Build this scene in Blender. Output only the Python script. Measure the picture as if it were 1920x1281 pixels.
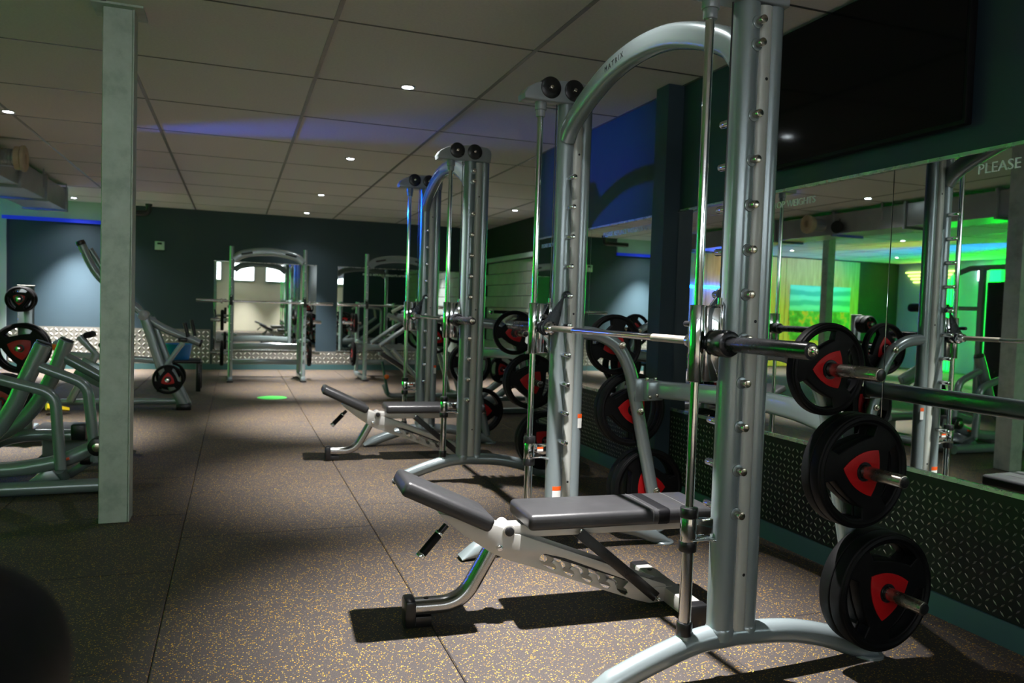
import bpy, bmesh, math, random
from mathutils import Vector, Matrix, Euler

random.seed(7)
PI = math.pi
R = math.radians
SC = bpy.context.scene
COL = SC.collection
for o in list(bpy.data.objects):
    bpy.data.objects.remove(o)

# ------------------------------------------------------------------ camera
H_CAM, CEIL = 1.28, 2.865
cam_d = bpy.data.cameras.new('camera')
cam = bpy.data.objects.new('camera', cam_d)
COL.objects.link(cam)
SC.camera = cam
cam_d.sensor_fit = 'HORIZONTAL'
cam_d.sensor_width = 36.0
cam_d.lens = 1441.4 / 1920 * 36.0
cam_d.clip_start, cam_d.clip_end = 0.05, 100
yaw, pitch, roll = 0.34624, 0.0427, 0.03247
f_ = Vector((math.sin(yaw) * math.cos(pitch), math.cos(yaw) * math.cos(pitch), -math.sin(pitch)))
r_ = Vector((math.cos(yaw), -math.sin(yaw), 0))
u_ = r_.cross(f_)
rr = r_ * math.cos(roll) + u_ * math.sin(roll)
uu = -r_ * math.sin(roll) + u_ * math.cos(roll)
cam.matrix_world = Matrix(((rr.x, uu.x, -f_.x, 0), (rr.y, uu.y, -f_.y, 0), (rr.z, uu.z, -f_.z, H_CAM), (0, 0, 0, 1)))
cam_d.dof.use_dof = True
cam_d.dof.focus_distance = 2.95
cam_d.dof.aperture_fstop = 3.6

# ------------------------------------------------------------------ world, exposure
world = bpy.data.worlds.new('world')
SC.world = world
world.use_nodes = True
world.node_tree.nodes['Background'].inputs[0].default_value = (0.5, 0.6, 0.75, 1)
world.node_tree.nodes['Background'].inputs[1].default_value = 0.02
SC.view_settings.view_transform = 'Standard'
SC.view_settings.look = 'None'
SC.view_settings.gamma = 1.0
SC.view_settings.use_curve_mapping = False
SC.view_settings.exposure = 0.18
try:
    SC.cycles.max_bounces = 8
    SC.cycles.diffuse_bounces = 3
    SC.cycles.glossy_bounces = 5
    SC.cycles.caustics_reflective = False
    SC.cycles.caustics_refractive = False
    SC.cycles.sample_clamp_indirect = 4.0
except Exception:
    pass

# ------------------------------------------------------------------ light levels
SPOT_W = 1480.0          # each recessed ceiling downlight
SPOT_COL = (1.0, 0.97, 0.95)
GREEN = (0.002, 1.0, 0.03)
BLUE = (0.003, 0.075, 1.0)
GREEN_TUBE = 16.0
BLUE_TUBE = 60.0
WINDOW_E = 8.5
BLUE_PAR_W = 700.0
GREEN_PAR_W = 200.0


# ================================================================== materials
def nt(name):
    m = bpy.data.materials.new(name)
    m.use_nodes = True
    t = m.node_tree
    b = t.nodes['Principled BSDF']
    return m, t, b


def pos_node(t):
    return t.nodes.new('ShaderNodeNewGeometry').outputs['Position']


def noise(t, vec, scale, detail=3, rough=0.55):
    n = t.nodes.new('ShaderNodeTexNoise')
    n.inputs['Scale'].default_value = scale
    n.inputs['Detail'].default_value = detail
    n.inputs['Roughness'].default_value = rough
    if vec is not None:
        t.links.new(vec, n.inputs['Vector'])
    return n.outputs['Fac']


def ramp(t, fac, stops):
    r = t.nodes.new('ShaderNodeValToRGB')
    e = r.color_ramp.elements
    while len(e) < len(stops):
        e.new(0.5)
    for k, (p, c) in enumerate(stops):
        e[k].position = p
        e[k].color = (c[0], c[1], c[2], 1)
    t.links.new(fac, r.inputs['Fac'])
    return r.outputs['Color']


def obj_vec(t):
    return t.nodes.new('ShaderNodeTexCoord').outputs['Object']


def bump(t, b, h, strength=0.2, dist=0.002):
    n = t.nodes.new('ShaderNodeBump')
    n.inputs['Strength'].default_value = strength
    n.inputs['Distance'].default_value = dist
    t.links.new(h, n.inputs['Height'])
    t.links.new(n.outputs['Normal'], b.inputs['Normal'])


def mat(name, col, rough=0.5, metal=0.0, coat=0.0, var=0.12, scale=9.0, bumps=0.0, bscale=200.0, spec=0.5, rvar=0.08):
    m, t, b = nt(name)
    v = obj_vec(t)
    f = noise(t, v, scale)
    lo = tuple(c * (1 - var) for c in col)
    hi = tuple(min(1, c * (1 + var)) for c in col)
    t.links.new(ramp(t, f, [(0.3, lo), (0.7, hi)]), b.inputs['Base Color'])
    mr_ = t.nodes.new('ShaderNodeMapRange')
    mr_.inputs[3].default_value = max(0, rough - rvar)
    mr_.inputs[4].default_value = min(1, rough + rvar)
    t.links.new(noise(t, v, scale * 2.3), mr_.inputs[0])
    t.links.new(mr_.outputs[0], b.inputs['Roughness'])
    b.inputs['Metallic'].default_value = metal
    b.inputs['Coat Weight'].default_value = coat
    b.inputs['Coat Roughness'].default_value = 0.12
    b.inputs['Specular IOR Level'].default_value = spec
    if bumps:
        bump(t, b, noise(t, v, bscale, 2), bumps)
    return m


def emit(name, col, strength):
    m, t, b = nt(name)
    b.inputs['Base Color'].default_value = (*col, 1)
    b.inputs['Emission Color'].default_value = (*col, 1)
    b.inputs['Emission Strength'].default_value = strength
    return m


M = {}
M['silver'] = mat('silver_paint', (0.30, 0.36, 0.375), 0.27, 0.38, 0.35, 0.008, 5, rvar=0.004)
M['cover'] = mat('pale_silver_cover', (0.52, 0.54, 0.50), 0.42, 0.15, 0.0, 0.05, 8)
M['head'] = mat('grey_plastic', (0.30, 0.33, 0.35), 0.32, 0.0, 0.3, 0.05)
M['chrome'] = mat('chrome', (0.78, 0.79, 0.80), 0.07, 1.0, 0, 0.03, 20, rvar=0.03)
M['knurl'] = mat('knurled_steel', (0.40, 0.35, 0.30), 0.42, 0.9, 0, 0.06, 30, 0.5, 1500)
M['bolt'] = mat('bronzed_bolt', (0.62, 0.55, 0.46), 0.22, 1.0, 0, 0.1, 40)
M['steel'] = mat('satin_steel', (0.50, 0.49, 0.46), 0.40, 0.45, 0, 0.04, 10, rvar=0.02)
M['black'] = mat('black_plastic', (0.010, 0.010, 0.011), 0.30, 0, 0, 0.2)
M['rubber'] = mat('black_rubber', (0.0035, 0.0035, 0.004), 0.55, 0, 0, 0.2, 12, 0.05, 500, 0.18)
M['horn'] = mat('worn_steel_horn', (0.42, 0.38, 0.33), 0.27, 0.95, 0, 0.05, 12, rvar=0.03)
M['legsteel'] = mat('polished_grey_steel', (0.44, 0.44, 0.43), 0.24, 0.95, 0, 0.03, 12, rvar=0.012)
M['matblack'] = mat('matt_black_casing', (0.004, 0.004, 0.005), 0.6, 0, 0, 0.1, spec=0.15)

M['sleeve'] = mat('black_bar_sleeve', (0.02, 0.02, 0.024), 0.28, 0.1, 0.2, 0.2)
M['red'] = mat('red_insert', (0.50, 0.005, 0.008), 0.45, 0, 0, 0.06)
M['orange'] = mat('orange_print', (0.80, 0.10, 0.01), 0.5)
M['paper'] = mat('white_sticker', (0.72, 0.73, 0.70), 0.5)
M['vinyl'] = mat('black_vinyl', (0.030, 0.030, 0.032), 0.36, 0, 0, 0.12, 6, 0.12, 260)
M['thread'] = mat('pale_stitching', (0.06, 0.06, 0.06), 0.6)
M['darksteel'] = mat('dark_steel', (0.035, 0.04, 0.045), 0.28, 0.7, 0, 0.1)
M['mirror'] = mat('mirror_silvering', (0.80, 0.86, 0.83), 0.012, 1.0, 0, 0.004, 2, rvar=0.0)
M['screen'] = mat('dark_screen_glass', (0.002, 0.002, 0.003), 0.07, 0, 0, 0.05, spec=0.22, rvar=0.02)
M['trim_metal'] = mat('aluminium_trim', (0.55, 0.57, 0.57), 0.28, 0.9, 0, 0.05)
M['ceiling'] = mat('mineral_ceiling_tile', (0.88, 0.84, 0.86), 0.85, 0, 0, 0.04, 60, 0.25, 400, 0.2)
M['tbar_dark'] = mat('ceiling_cross_bar', (0.10, 0.10, 0.10), 0.4, 0.3, 0, 0.05)
M['tbar'] = mat('ceiling_grid_bar', (0.22, 0.22, 0.22), 0.35, 0.2, 0, 0.05)
M['paint'] = mat('dark_teal_wall_paint', (0.032, 0.054, 0.070), 0.50, 0, 0, 0.06, 1.3, 0.08, 120, 0.3)
M['skirt'] = mat('teal_skirting_paint', (0.05, 0.12, 0.13), 0.42, 0, 0, 0.06, 3)
M['cream'] = mat('cream_wall_paint', (0.62, 0.56, 0.46), 0.6, 0, 0, 0.05, 2)
M['palewall'] = mat('pale_grey_paint', (0.42, 0.50, 0.56), 0.6, 0, 0, 0.05, 2)
M['block'] = mat('painted_block', (0.40, 0.43, 0.42), 0.6, 0, 0, 0.07, 4, 0.3, 60)
M['black_paint'] = mat('matt_black_paint', (0.012, 0.014, 0.016), 0.7)
M['treadplate'] = mat('checker_plate', (0.018, 0.021, 0.022), 0.45, 0.4, 0, 0.15, 5, 0.1, 90, 0.3)
M['tread'] = mat('checker_lozenges', (0.48, 0.47, 0.42), 0.30, 0.9, 0, 0.1, 5)  # raised lozenges paler than the sheet, their highlights put into the colour
M['treadback'] = mat('checker_plate_sheet', (0.26, 0.25, 0.23), 0.45, 0.5, 0, 0.1, 5)
M['treadbright'] = mat('bright_checker_plate', (0.66, 0.64, 0.58), 0.35, 0.5, 0, 0.1, 5)
M['duct'] = mat('galvanised_duct', (0.36, 0.39, 0.40), 0.35, 0.75, 0, 0.10, 3)
M['flange'] = mat('tan_nozzle', (0.52, 0.42, 0.28), 0.6)
M['blue_bin'] = mat('blue_plastic', (0.02, 0.22, 0.62), 0.4, 0, 0, 0.08)
M['yellow'] = mat('yellow_plastic', (0.75, 0.55, 0.01), 0.4)
M['thermo'] = mat('white_plastic', (0.55, 0.66, 0.60), 0.45)
M['glass_dark'] = mat('lcd_panel', (0.02, 0.03, 0.03), 0.15)
M['greendisc'] = mat('green_floor_vinyl', (0.06, 0.80, 0.10), 0.45)
M['letters'] = mat('frosted_vinyl_lettering', (0.80, 0.90, 0.87), 0.7)
M['logo'] = mat('grey_logo_print', (0.02, 0.022, 0.025), 0.5)
M['foil'] = mat('orange_knob', (0.75, 0.16, 0.01), 0.4)
M['gp'] = mat('green_paint', (0.03, 0.12, 0.09), 0.4)
M['green_tube'] = emit('green_led', GREEN, GREEN_TUBE)
M['added_green_tube'] = emit('added_green_led', GREEN, 0.75)
M['blue_tube'] = emit('blue_led', BLUE, BLUE_TUBE)
M['yellow_tube'] = emit('yellow_green_led', (0.6, 0.8, 0.12), 8.0)
M['white_tube'] = emit('white_led', (0.75, 0.9, 1.0), 10.0)
M['lamp'] = emit('downlight_lens', (0.85, 0.95, 1.0), 30.0)
M['ledge_glow'] = emit('blue_ledge_glow', (0.012, 0.045, 1.0), 0.16)  # ledge set to glow faintly blue by itself
M['winlight'] = emit('assumed_bright_window', (0.88, 0.94, 1.0), WINDOW_E)


def floor_mat():
    m, t, b = nt('flecked_rubber')
    p = pos_node(t)
    # stretched flecks of yellow granulate
    mp = t.nodes.new('ShaderNodeMapping')
    mp.inputs['Scale'].default_value = (1, 1, 1)
    t.links.new(p, mp.inputs['Vector'])
    wn = t.nodes.new('ShaderNodeTexNoise')
    wn.inputs['Scale'].default_value = 60
    t.links.new(mp.outputs[0], wn.inputs['Vector'])
    ad = t.nodes.new('ShaderNodeMixRGB')
    ad.blend_type = 'ADD'
    ad.inputs[0].default_value = 0.012
    t.links.new(mp.outputs[0], ad.inputs[1])
    t.links.new(wn.outputs['Color'], ad.inputs[2])
    vo = t.nodes.new('ShaderNodeTexVoronoi')
    vo.inputs['Scale'].default_value = 150
    t.links.new(ad.outputs[0], vo.inputs['Vector'])
    sep = t.nodes.new('ShaderNodeSeparateColor')
    t.links.new(vo.outputs['Color'], sep.inputs[0])
    # pick about a fifth of the cells
    pick = t.nodes.new('ShaderNodeMath'); pick.operation = 'GREATER_THAN'
    pick.inputs[1].default_value = 0.71
    t.links.new(sep.outputs[0], pick.inputs[0])
    near = t.nodes.new('ShaderNodeMath'); near.operation = 'LESS_THAN'
    near.inputs[1].default_value = 0.40
    t.links.new(vo.outputs['Distance'], near.inputs[0])
    fl = t.nodes.new('ShaderNodeMath'); fl.operation = 'MULTIPLY'
    t.links.new(pick.outputs[0], fl.inputs[0])
    t.links.new(near.outputs[0], fl.inputs[1])
    base = ramp(t, noise(t, p, 260, 2), [(0.30, (0.034, 0.028, 0.027)), (0.72, (0.084, 0.070, 0.065))])
    fleck = ramp(t, sep.outputs[1], [(0.0, (0.45, 0.21, 0.015)), (0.5, (0.52, 0.33, 0.02)), (1.0, (0.24, 0.19, 0.13))])
    mx = t.nodes.new('ShaderNodeMixRGB')
    t.links.new(fl.outputs[0], mx.inputs[0])
    t.links.new(base, mx.inputs[1])
    t.links.new(fleck, mx.inputs[2])
    # scuffs: soft large variation in the rubber
    sc = ramp(t, noise(t, p, 1.1, 4), [(0.3, (0.8, 0.8, 0.8)), (0.75, (1.1, 1.1, 1.1))])
    mu = t.nodes.new('ShaderNodeMixRGB'); mu.blend_type = 'MULTIPLY'; mu.inputs[0].default_value = 1
    t.links.new(mx.outputs[0], mu.inputs[1]); t.links.new(sc, mu.inputs[2])
    t.links.new(mu.outputs[0], b.inputs['Base Color'])
    b.inputs['Roughness'].default_value = 0.72
    b.inputs['Specular IOR Level'].default_value = 0.35
    bump(t, b, noise(t, p, 300, 2), 0.5, 0.002)
    return m


def galv_mat():
    m, t, b = nt('galvanised_steel')
    v = obj_vec(t)
    n1 = noise(t, v, 7, 6, 0.65)
    t.links.new(ramp(t, n1, [(0.25, (0.30, 0.36, 0.31)), (0.5, (0.48, 0.55, 0.48)), (0.8, (0.60, 0.66, 0.60))]), b.inputs['Base Color'])
    b.inputs['Metallic'].default_value = 0.25
    b.inputs['Roughness'].default_value = 0.5
    bump(t, b, noise(t, v, 12, 4), 0.25, 0.01)
    return m


def wood_mat():
    m, t, b = nt('plywood_cladding')
    v = obj_vec(t)
    mp = t.nodes.new('ShaderNodeMapping')
    mp.inputs['Scale'].default_value = (6, 6, 0.6)
    t.links.new(v, mp.inputs['Vector'])
    f = noise(t, mp.outputs[0], 3.0, 6)
    t.links.new(ramp(t, f, [(0.3, (0.40, 0.27, 0.10)), (0.7, (0.62, 0.45, 0.19))]), b.inputs['Base Color'])
    b.inputs['Roughness'].default_value = 0.55
    return m


def poster_mat():
    m, t, b = nt('painted_mural')
    v = obj_vec(t)
    sx = t.nodes.new('ShaderNodeSeparateXYZ')
    t.links.new(v, sx.inputs[0])
    n = noise(t, v, 3.2, 4)
    low = ramp(t, n, [(0.40, (0.05, 0.16, 0.05)), (0.52, (0.10, 0.35, 0.10)), (0.60, (0.75, 0.33, 0.05)), (0.7, (0.08, 0.2, 0.1))])
    wv = t.nodes.new('ShaderNodeTexWave')
    wv.bands_direction = 'Z'
    wv.inputs['Scale'].default_value = 1.2
    wv.inputs['Distortion'].default_value = 3
    t.links.new(v, wv.inputs['Vector'])
    up = ramp(t, wv.outputs['Fac'], [(0.2, (0.05, 0.38, 0.40)), (0.8, (0.16, 0.66, 0.66))])
    mm = t.nodes.new('ShaderNodeMath'); mm.operation = 'GREATER_THAN'; mm.inputs[1].default_value = 0.05
    t.links.new(sx.outputs['Z'], mm.inputs[0])
    mx = t.nodes.new('ShaderNodeMixRGB')
    t.links.new(mm.outputs[0], mx.inputs[0]); t.links.new(low, mx.inputs[1]); t.links.new(up, mx.inputs[2])
    t.links.new(mx.outputs[0], b.inputs['Base Color'])
    b.inputs['Roughness'].default_value = 0.5
    return m


M['floor'] = floor_mat()
M['galv'] = galv_mat()
M['wood'] = wood_mat()
M['poster'] = poster_mat()


# ================================================================== mesh helpers
class B:
    """collects shapes into one mesh"""
    def __init__(s):
        s.v, s.f = [], []

    def add(s, vs, fs):
        o = len(s.v)
        s.v += [tuple(v) for v in vs]
        s.f += [tuple(i + o for i in f) for f in fs]
        return s

    def box(s, c, d, bev=0.0, rot=None, seg=2):
        bm = bmesh.new()
        bmesh.ops.create_cube(bm, size=1.0, matrix=Matrix.Diagonal((d[0], d[1], d[2], 1)))
        if bev > 0:
            bmesh.ops.bevel(bm, geom=list(bm.edges), offset=min(bev, min(d) * 0.49), segments=seg, affect='EDGES', profile=0.5)
        mtx = Matrix.Translation(c)
        if rot is not None:
            mtx = mtx @ Euler(rot).to_matrix().to_4x4()
        bm.transform(mtx)
        bm.verts.index_update()
        s.add([v.co for v in bm.verts], [[v.index for v in f.verts] for f in bm.faces])
        bm.free()
        return s

    def sweep(s, pts, rad, n=14, ref=(0, 1, 0), p=2.0, caps=True, closed=False):
        """section swept along pts; rad = r or (a along ref, b across) or list of those; p>2 squares the section"""
        P = [Vector(q) for q in pts]
        m = len(P)
        rads = rad if isinstance(rad, list) else [rad] * m
        ref = Vector(ref)
        ring = []
        for k in range(n):
            a = 2 * PI * k / n
            c, d = math.cos(a), math.sin(a)
            q = 2.0 / p
            ring.append((math.copysign(abs(c) ** q, c), math.copysign(abs(d) ** q, d)))
        if p > 2.5:  # rotate the samples onto the corners evenly
            ring = []
            for k in range(n):
                a = 2 * PI * (k + 0.5) / n
                c, d = math.cos(a), math.sin(a)
                q = 2.0 / p
                ring.append((math.copysign(abs(c) ** q, c), math.copysign(abs(d) ** q, d)))
        o = len(s.v)
        for i in range(m):
            if closed:
                tg = P[(i + 1) % m] - P[i - 1]
            else:
                tg = P[min(i + 1, m - 1)] - P[max(i - 1, 0)]
            tg.normalize()
            sd = ref - tg * ref.dot(tg)
            if sd.length < 1e-4:
                sd = Vector((1, 0, 0)) - tg * tg.x
            sd.normalize()
            nr = tg.cross(sd)
            r = rads[i]
            a_, b_ = (r, r) if not isinstance(r, (tuple, list)) else r
            for (c, d) in ring:
                s.v.append(tuple(P[i] + sd * (c * a_) + nr * (d * b_)))
        for i in range(m if closed else m - 1):
            j = (i + 1) % m
            for k in range(n):
                k2 = (k + 1) % n
                s.f.append((o + i * n + k, o + i * n + k2, o + j * n + k2, o + j * n + k))
        if caps and not closed:
            s.f.append(tuple(o + k for k in reversed(range(n))))
            s.f.append(tuple(o + (m - 1) * n + k for k in range(n)))
        return s

    def cyl(s, a, b, r, n=18, r2=None, bev=0.0):
        a, b = Vector(a), Vector(b)
        r2 = r if r2 is None else r2
        d = (b - a)
        L = d.length
        d.normalize()
        if bev > 0:
            bev = min(bev, L * 0.45, r * 0.6, r2 * 0.9)
            prof = [(0, r - bev), (bev * 0.3, r - bev * 0.3), (bev, r), (L - bev, r2), (L - bev * 0.3, r2 - bev * 0.3), (L, r2 - bev)]
        else:
            prof = [(0, r), (L, r2)]
        return s.lathe(a, d, prof, n)

    def lathe(s, o_, axis, prof, n=24, caps=True):
        """profile of (distance along axis, radius)"""
        o_ = Vector(o_)
        ax = Vector(axis).normalized()
        t = Vector((0, 0, 1)) if abs(ax.z) < 0.9 else Vector((1, 0, 0))
        e1 = ax.cross(t).normalized()
        e2 = ax.cross(e1)
        base = len(s.v)
        for (h, r) in prof:
            for k in range(n):
                a = 2 * PI * k / n
                s.v.append(tuple(o_ + ax * h + e1 * (r * math.cos(a)) + e2 * (r * math.sin(a))))
        for i in range(len(prof) - 1):
            for k in range(n):
                k2 = (k + 1) % n
                s.f.append((base + i * n + k, base + i * n + k2, base + (i + 1) * n + k2, base + (i + 1) * n + k))
        if caps:
            s.f.append(tuple(base + k for k in reversed(range(n))))
            s.f.append(tuple(base + (len(prof) - 1) * n + k for k in range(n)))
        return s

    def mesh_from(s, me, mtx=None):
        mtx = mtx or Matrix()
        return s.add([mtx @ v.co for v in me.vertices], [list(p.vertices) for p in me.polygons])

    def mesh(s, name, material, angle=38):
        me = bpy.data.meshes.new(name)
        me.from_pydata(s.v, [], s.f)
        bm = bmesh.new()
        bm.from_mesh(me)
        bmesh.ops.recalc_face_normals(bm, faces=bm.faces)
        bm.to_mesh(me)
        bm.free()
        me.materials.append(M[material] if isinstance(material, str) else material)
        me.shade_smooth()
        me.set_sharp_from_angle(angle=R(angle))
        return me

    def obj(s, name, material, parent=None, loc=None, angle=38):
        return link(name, s.mesh(name, material, angle), parent, loc)


def link(name, me, parent=None, loc=None, rot=None):
    o = bpy.data.objects.new(name, me)
    COL.objects.link(o)
    if parent is not None:
        o.parent = parent
    if loc is not None:
        o.location = loc
    if rot is not None:
        o.rotation_euler = rot
    return o


def outline_mesh(name, loops, half, material, bev=0.0, res=1):
    """flat outline with holes, extruded to a plate about z=0"""
    cu = bpy.data.curves.new(name, 'CURVE')
    cu.dimensions = '2D'
    cu.fill_mode = 'BOTH'
    cu.extrude = max(half - bev, 0.0001)
    cu.bevel_depth = bev
    cu.bevel_resolution = res
    cu.offset = -bev
    for lp in loops:
        sp = cu.splines.new('POLY')
        sp.points.add(len(lp) - 1)
        for k, (x, y) in enumerate(lp):
            sp.points[k].co = (x, y, 0, 1)
        sp.use_cyclic_u = True
    ob = bpy.data.objects.new(name, cu)
    COL.objects.link(ob)
    dg = bpy.context.evaluated_depsgraph_get()
    dg.update()
    me = bpy.data.meshes.new_from_object(ob.evaluated_get(dg))
    bpy.data.objects.remove(ob)
    bpy.data.curves.remove(cu)
    bm = bmesh.new()
    bm.from_mesh(me)
    bmesh.ops.remove_doubles(bm, verts=bm.verts, dist=1e-5)
    bmesh.ops.recalc_face_normals(bm, faces=bm.faces)
    bm.to_mesh(me)
    bm.free()
    me.name = name
    me.materials.clear()
    me.materials.append(M[material] if isinstance(material, str) else material)
    me.shade_smooth()
    me.set_sharp_from_angle(angle=R(35))
    return me


def text_mesh(name, body, width, depth, material):
    cu = bpy.data.curves.new(name, 'FONT')
    cu.body = body
    cu.size = 0.1
    cu.extrude = 0.002
    cu.resolution_u = 3
    ob = bpy.data.objects.new(name, cu)
    COL.objects.link(ob)
    dg = bpy.context.evaluated_depsgraph_get()
    dg.update()
    me = bpy.data.meshes.new_from_object(ob.evaluated_get(dg))
    bpy.data.objects.remove(ob)
    bpy.data.curves.remove(cu)
    xs = [v.co.x for v in me.vertices]
    ys = [v.co.y for v in me.vertices]
    k = width / (max(xs) - min(xs))
    x0, y0 = min(xs), (min(ys) + max(ys)) / 2
    for v in me.vertices:
        v.co = Vector(((v.co.x - x0) * k, (v.co.y - y0) * k, v.co.z / 0.002 * depth))
    me.name = name
    me.materials.clear()
    me.materials.append(M[material])
    return me


def fillet(pts, r, seg=6):
    P = [Vector(p) for p in pts]
    out = [P[0]]
    for i in range(1, len(P) - 1):
        rr_ = r[i - 1] if isinstance(r, (list, tuple)) else r
        a, b, c = P[i - 1], P[i], P[i + 1]
        d1, d2 = (a - b), (c - b)
        l1, l2 = d1.length, d2.length
        d1.normalize(); d2.normalize()
        ang = d1.angle(d2)
        if ang > 3.10 or rr_ <= 0:
            out.append(b); continue
        t = min(rr_ / math.tan(ang / 2), l1 * 0.49, l2 * 0.49)
        p1, p2 = b + d1 * t, b + d2 * t
        for k in range(seg + 1):
            s = k / seg
            out.append(p1 * (1 - s) ** 2 + b * 2 * s * (1 - s) + p2 * s * s)
    out.append(P[-1])
    return out


def spline(pts, per=6):
    P = [Vector(p) for p in pts]
    P = [P[0] * 2 - P[1]] + P + [P[-1] * 2 - P[-2]]
    out = []
    for i in range(1, len(P) - 2):
        for k in range(per):
            t = k / per
            out.append(0.5 * ((2 * P[i]) + (P[i + 1] - P[i - 1]) * t + (2 * P[i - 1] - 5 * P[i] + 4 * P[i + 1] - P[i + 2]) * t * t
                              + (3 * P[i] - P[i - 1] - 3 * P[i + 1] + P[i + 2]) * t ** 3))
    out.append(P[-2])
    return out


def tag(o, label, cat, group=None):
    o['label'] = label
    o['category'] = cat
    if group:
        o['group'] = group
    return o


def thing(name, label, cat, loc=(0, 0, 0), rz=0.0, group=None):
    o = bpy.data.objects.new(name, None)
    o.empty_display_size = 0.1
    COL.objects.link(o)
    o.location = loc
    o.rotation_euler = (0, 0, rz)
    return tag(o, label, cat, group)


def struct(name, b, material, parent=None, loc=None):
    o = b.obj(name, material, parent, loc)
    if parent is None:
        o['kind'] = 'structure'
    return o


def copy_tree(o, parent=None):
    c = o.copy()
    COL.objects.link(c)
    if parent is not None:
        c.parent = parent
    for ch in list(o.children):
        copy_tree(ch, c)
    return c


# ================================================================== the room
XR, YCOR, XR2, YB = 2.91, 7.40, 4.78, 14.95      # right wall, its corner, far right wall, back wall
XL, YREAR, YWOOD = -11.6, -4.2, 16.6

# floor: slab, rubber tiles laid one by one in columns that do not line up
floor = struct('floor', B().box(((XL + 5.2) / 2, 6.2, -0.065), (17.0, 21.4, 0.1)), 'black_paint')
TILE = 1.017
tb = B()
e, g = TILE / 2 - 0.0015, TILE / 2 - 0.006
tb.add([(-e, -e, -0.014), (e, -e, -0.014), (e, e, -0.014), (-e, e, -0.014),
        (-e, -e, -0.004), (e, -e, -0.004), (e, e, -0.004), (-e, e, -0.004),
        (-g, -g, 0), (g, -g, 0), (g, g, 0), (-g, g, 0)],
       [(0, 1, 5, 4), (1, 2, 6, 5), (2, 3, 7, 6), (3, 0, 4, 7), (4, 5, 9, 8), (5, 6, 10, 9), (6, 7, 11, 10), (7, 4, 8, 11), (8, 9, 10, 11)])
tile_me = tb.mesh('rubber_tile', 'floor', 15)
# y offset of the cross joints of each column, in tiles
joint = {-1: 3.876, 0: 4.40, 1: 4.877}
rest = B()
for c in range(-12, 6):
    x = -0.257 + (c + 0.5) * TILE - 0.0
    y0 = joint.get(c + 0, 4.4 + 0.37 * ((c * 37) % 11) / 11)
    y0 = y0 - TILE * math.floor((y0 - YREAR) / TILE)
    k = 0
    while True:
        y = y0 + (k - 0.5) * TILE
        k += 1
        if y - TILE / 2 > YWOOD:
            break
        if x - TILE / 2 > (XR if y < YCOR - 0.5 else XR2) or (x > -3.6 and y - TILE / 2 > YB):
            continue
        if -5.4 < x < 4.9 and y > 0.3:
            link('rubber_tile', tile_me, floor, (x, y, 0))
        else:
            rest.mesh_from(tile_me, Matrix.Translation((x, y, 0)))
o = rest.obj('distant_rubber_tiles', 'floor', floor)
o['kind'] = 'stuff'

# ceiling: slab, tiles 1.2 m square, grid bars
ceiling = struct('ceiling', B().box(((XL + 5.2) / 2, 6.2, CEIL + 0.12), (17.0, 21.4, 0.1)), 'black_paint')
ct = B().box((0, 0, 0.012), (1.178, 1.186, 0.024), 0.003, seg=1)
ct_me = ct.mesh('ceiling_tile', 'ceiling', 20)
GX0, GY0 = -0.695, 4.638
GX0, GY0 = -0.695 + 0.0, 9.2763 - 1.2 * 4 + 0.0
CX = [GX0 + 1.2 * i for i in range(-9, 5)]
for i in range(-9, 5):
    x = GX0 + 1.2 * (i + 0.5)
    for j in range(-7, 11):
        y = GY0 + 1.2 * (j + 0.5)
        if y > 16.9 or y < YREAR - 0.6:
            continue
        if y < YCOR - 0.6 and x > XR + 0.6:
            continue
        link('ceiling_tile', ct_me, ceiling, (x, y, CEIL))
bar_me = B().box((0, 6.4, CEIL - 0.003 + 0.01), (0.026, 21.2, 0.02)).mesh('grid_bar', 'tbar')
for i in range(-9, 6):
    link('grid_bar', bar_me, ceiling, (GX0 + 1.2 * i, 0, 0))
cb_me = B().box((-3.4, 0, CEIL + 0.004), (16.4, 0.013, 0.012)).mesh('cross_bar', 'tbar_dark')
for j in range(-7, 11):
    y = GY0 + 1.2 * j
    if YREAR < y < 16.9:
        link('cross_bar', cb_me, ceiling, (0, y, 0))


def wall_box(name, x0, x1, y0, y1, z0, z1, material, parent=None):
    return struct(name, B().box(((x0 + x1) / 2, (y0 + y1) / 2, (z0 + z1) / 2), (x1 - x0, y1 - y0, z1 - z0)), material, parent)


TOPW = CEIL + 0.06
wall_box('wall_right', XR, XR + 0.15, YREAR, YCOR, -0.02, TOPW, 'paint')
wall_box('wall_right_return', XR + 0.15, XR2 + 0.15, YCOR - 0.15, YCOR, -0.02, TOPW, 'paint')
wrf = wall_box('wall_right_far', XR2, XR2 + 0.15, YCOR, YB, -0.02, TOPW, 'black_paint')
wall_box('wall_back', -3.60, XR2 + 0.15, YB, YB + 0.15, -0.02, TOPW, 'paint')
wall_box('wall_back_side', -3.75, -3.60, YB, YWOOD, -0.02, TOPW, 'palewall')
wall_box('wall_rear', XL - 0.15, XR + 0.15, YREAR - 0.15, YREAR, -0.02, TOPW, 'cream')
wall_box('wall_left', XL - 0.15, XL, YREAR, YWOOD + 0.15, -0.02, TOPW, 'palewall')
wood = wall_box('wall_back_left', XL, -3.60, YWOOD + 0.02, YWOOD + 0.15, -0.02, TOPW, 'black_paint')
# plywood sheets of the clad wall beyond the corner
sheet = B().box((0, 0, 0), (1.21, 0.018, 2.84), 0.003, seg=1).mesh('plywood_sheet', 'wood')
for k in range(5):
    link('plywood_sheet', sheet, wood, (-10.2 + 1.22 * k + 0.61, YWOOD + 0.008, 1.425))
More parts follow.
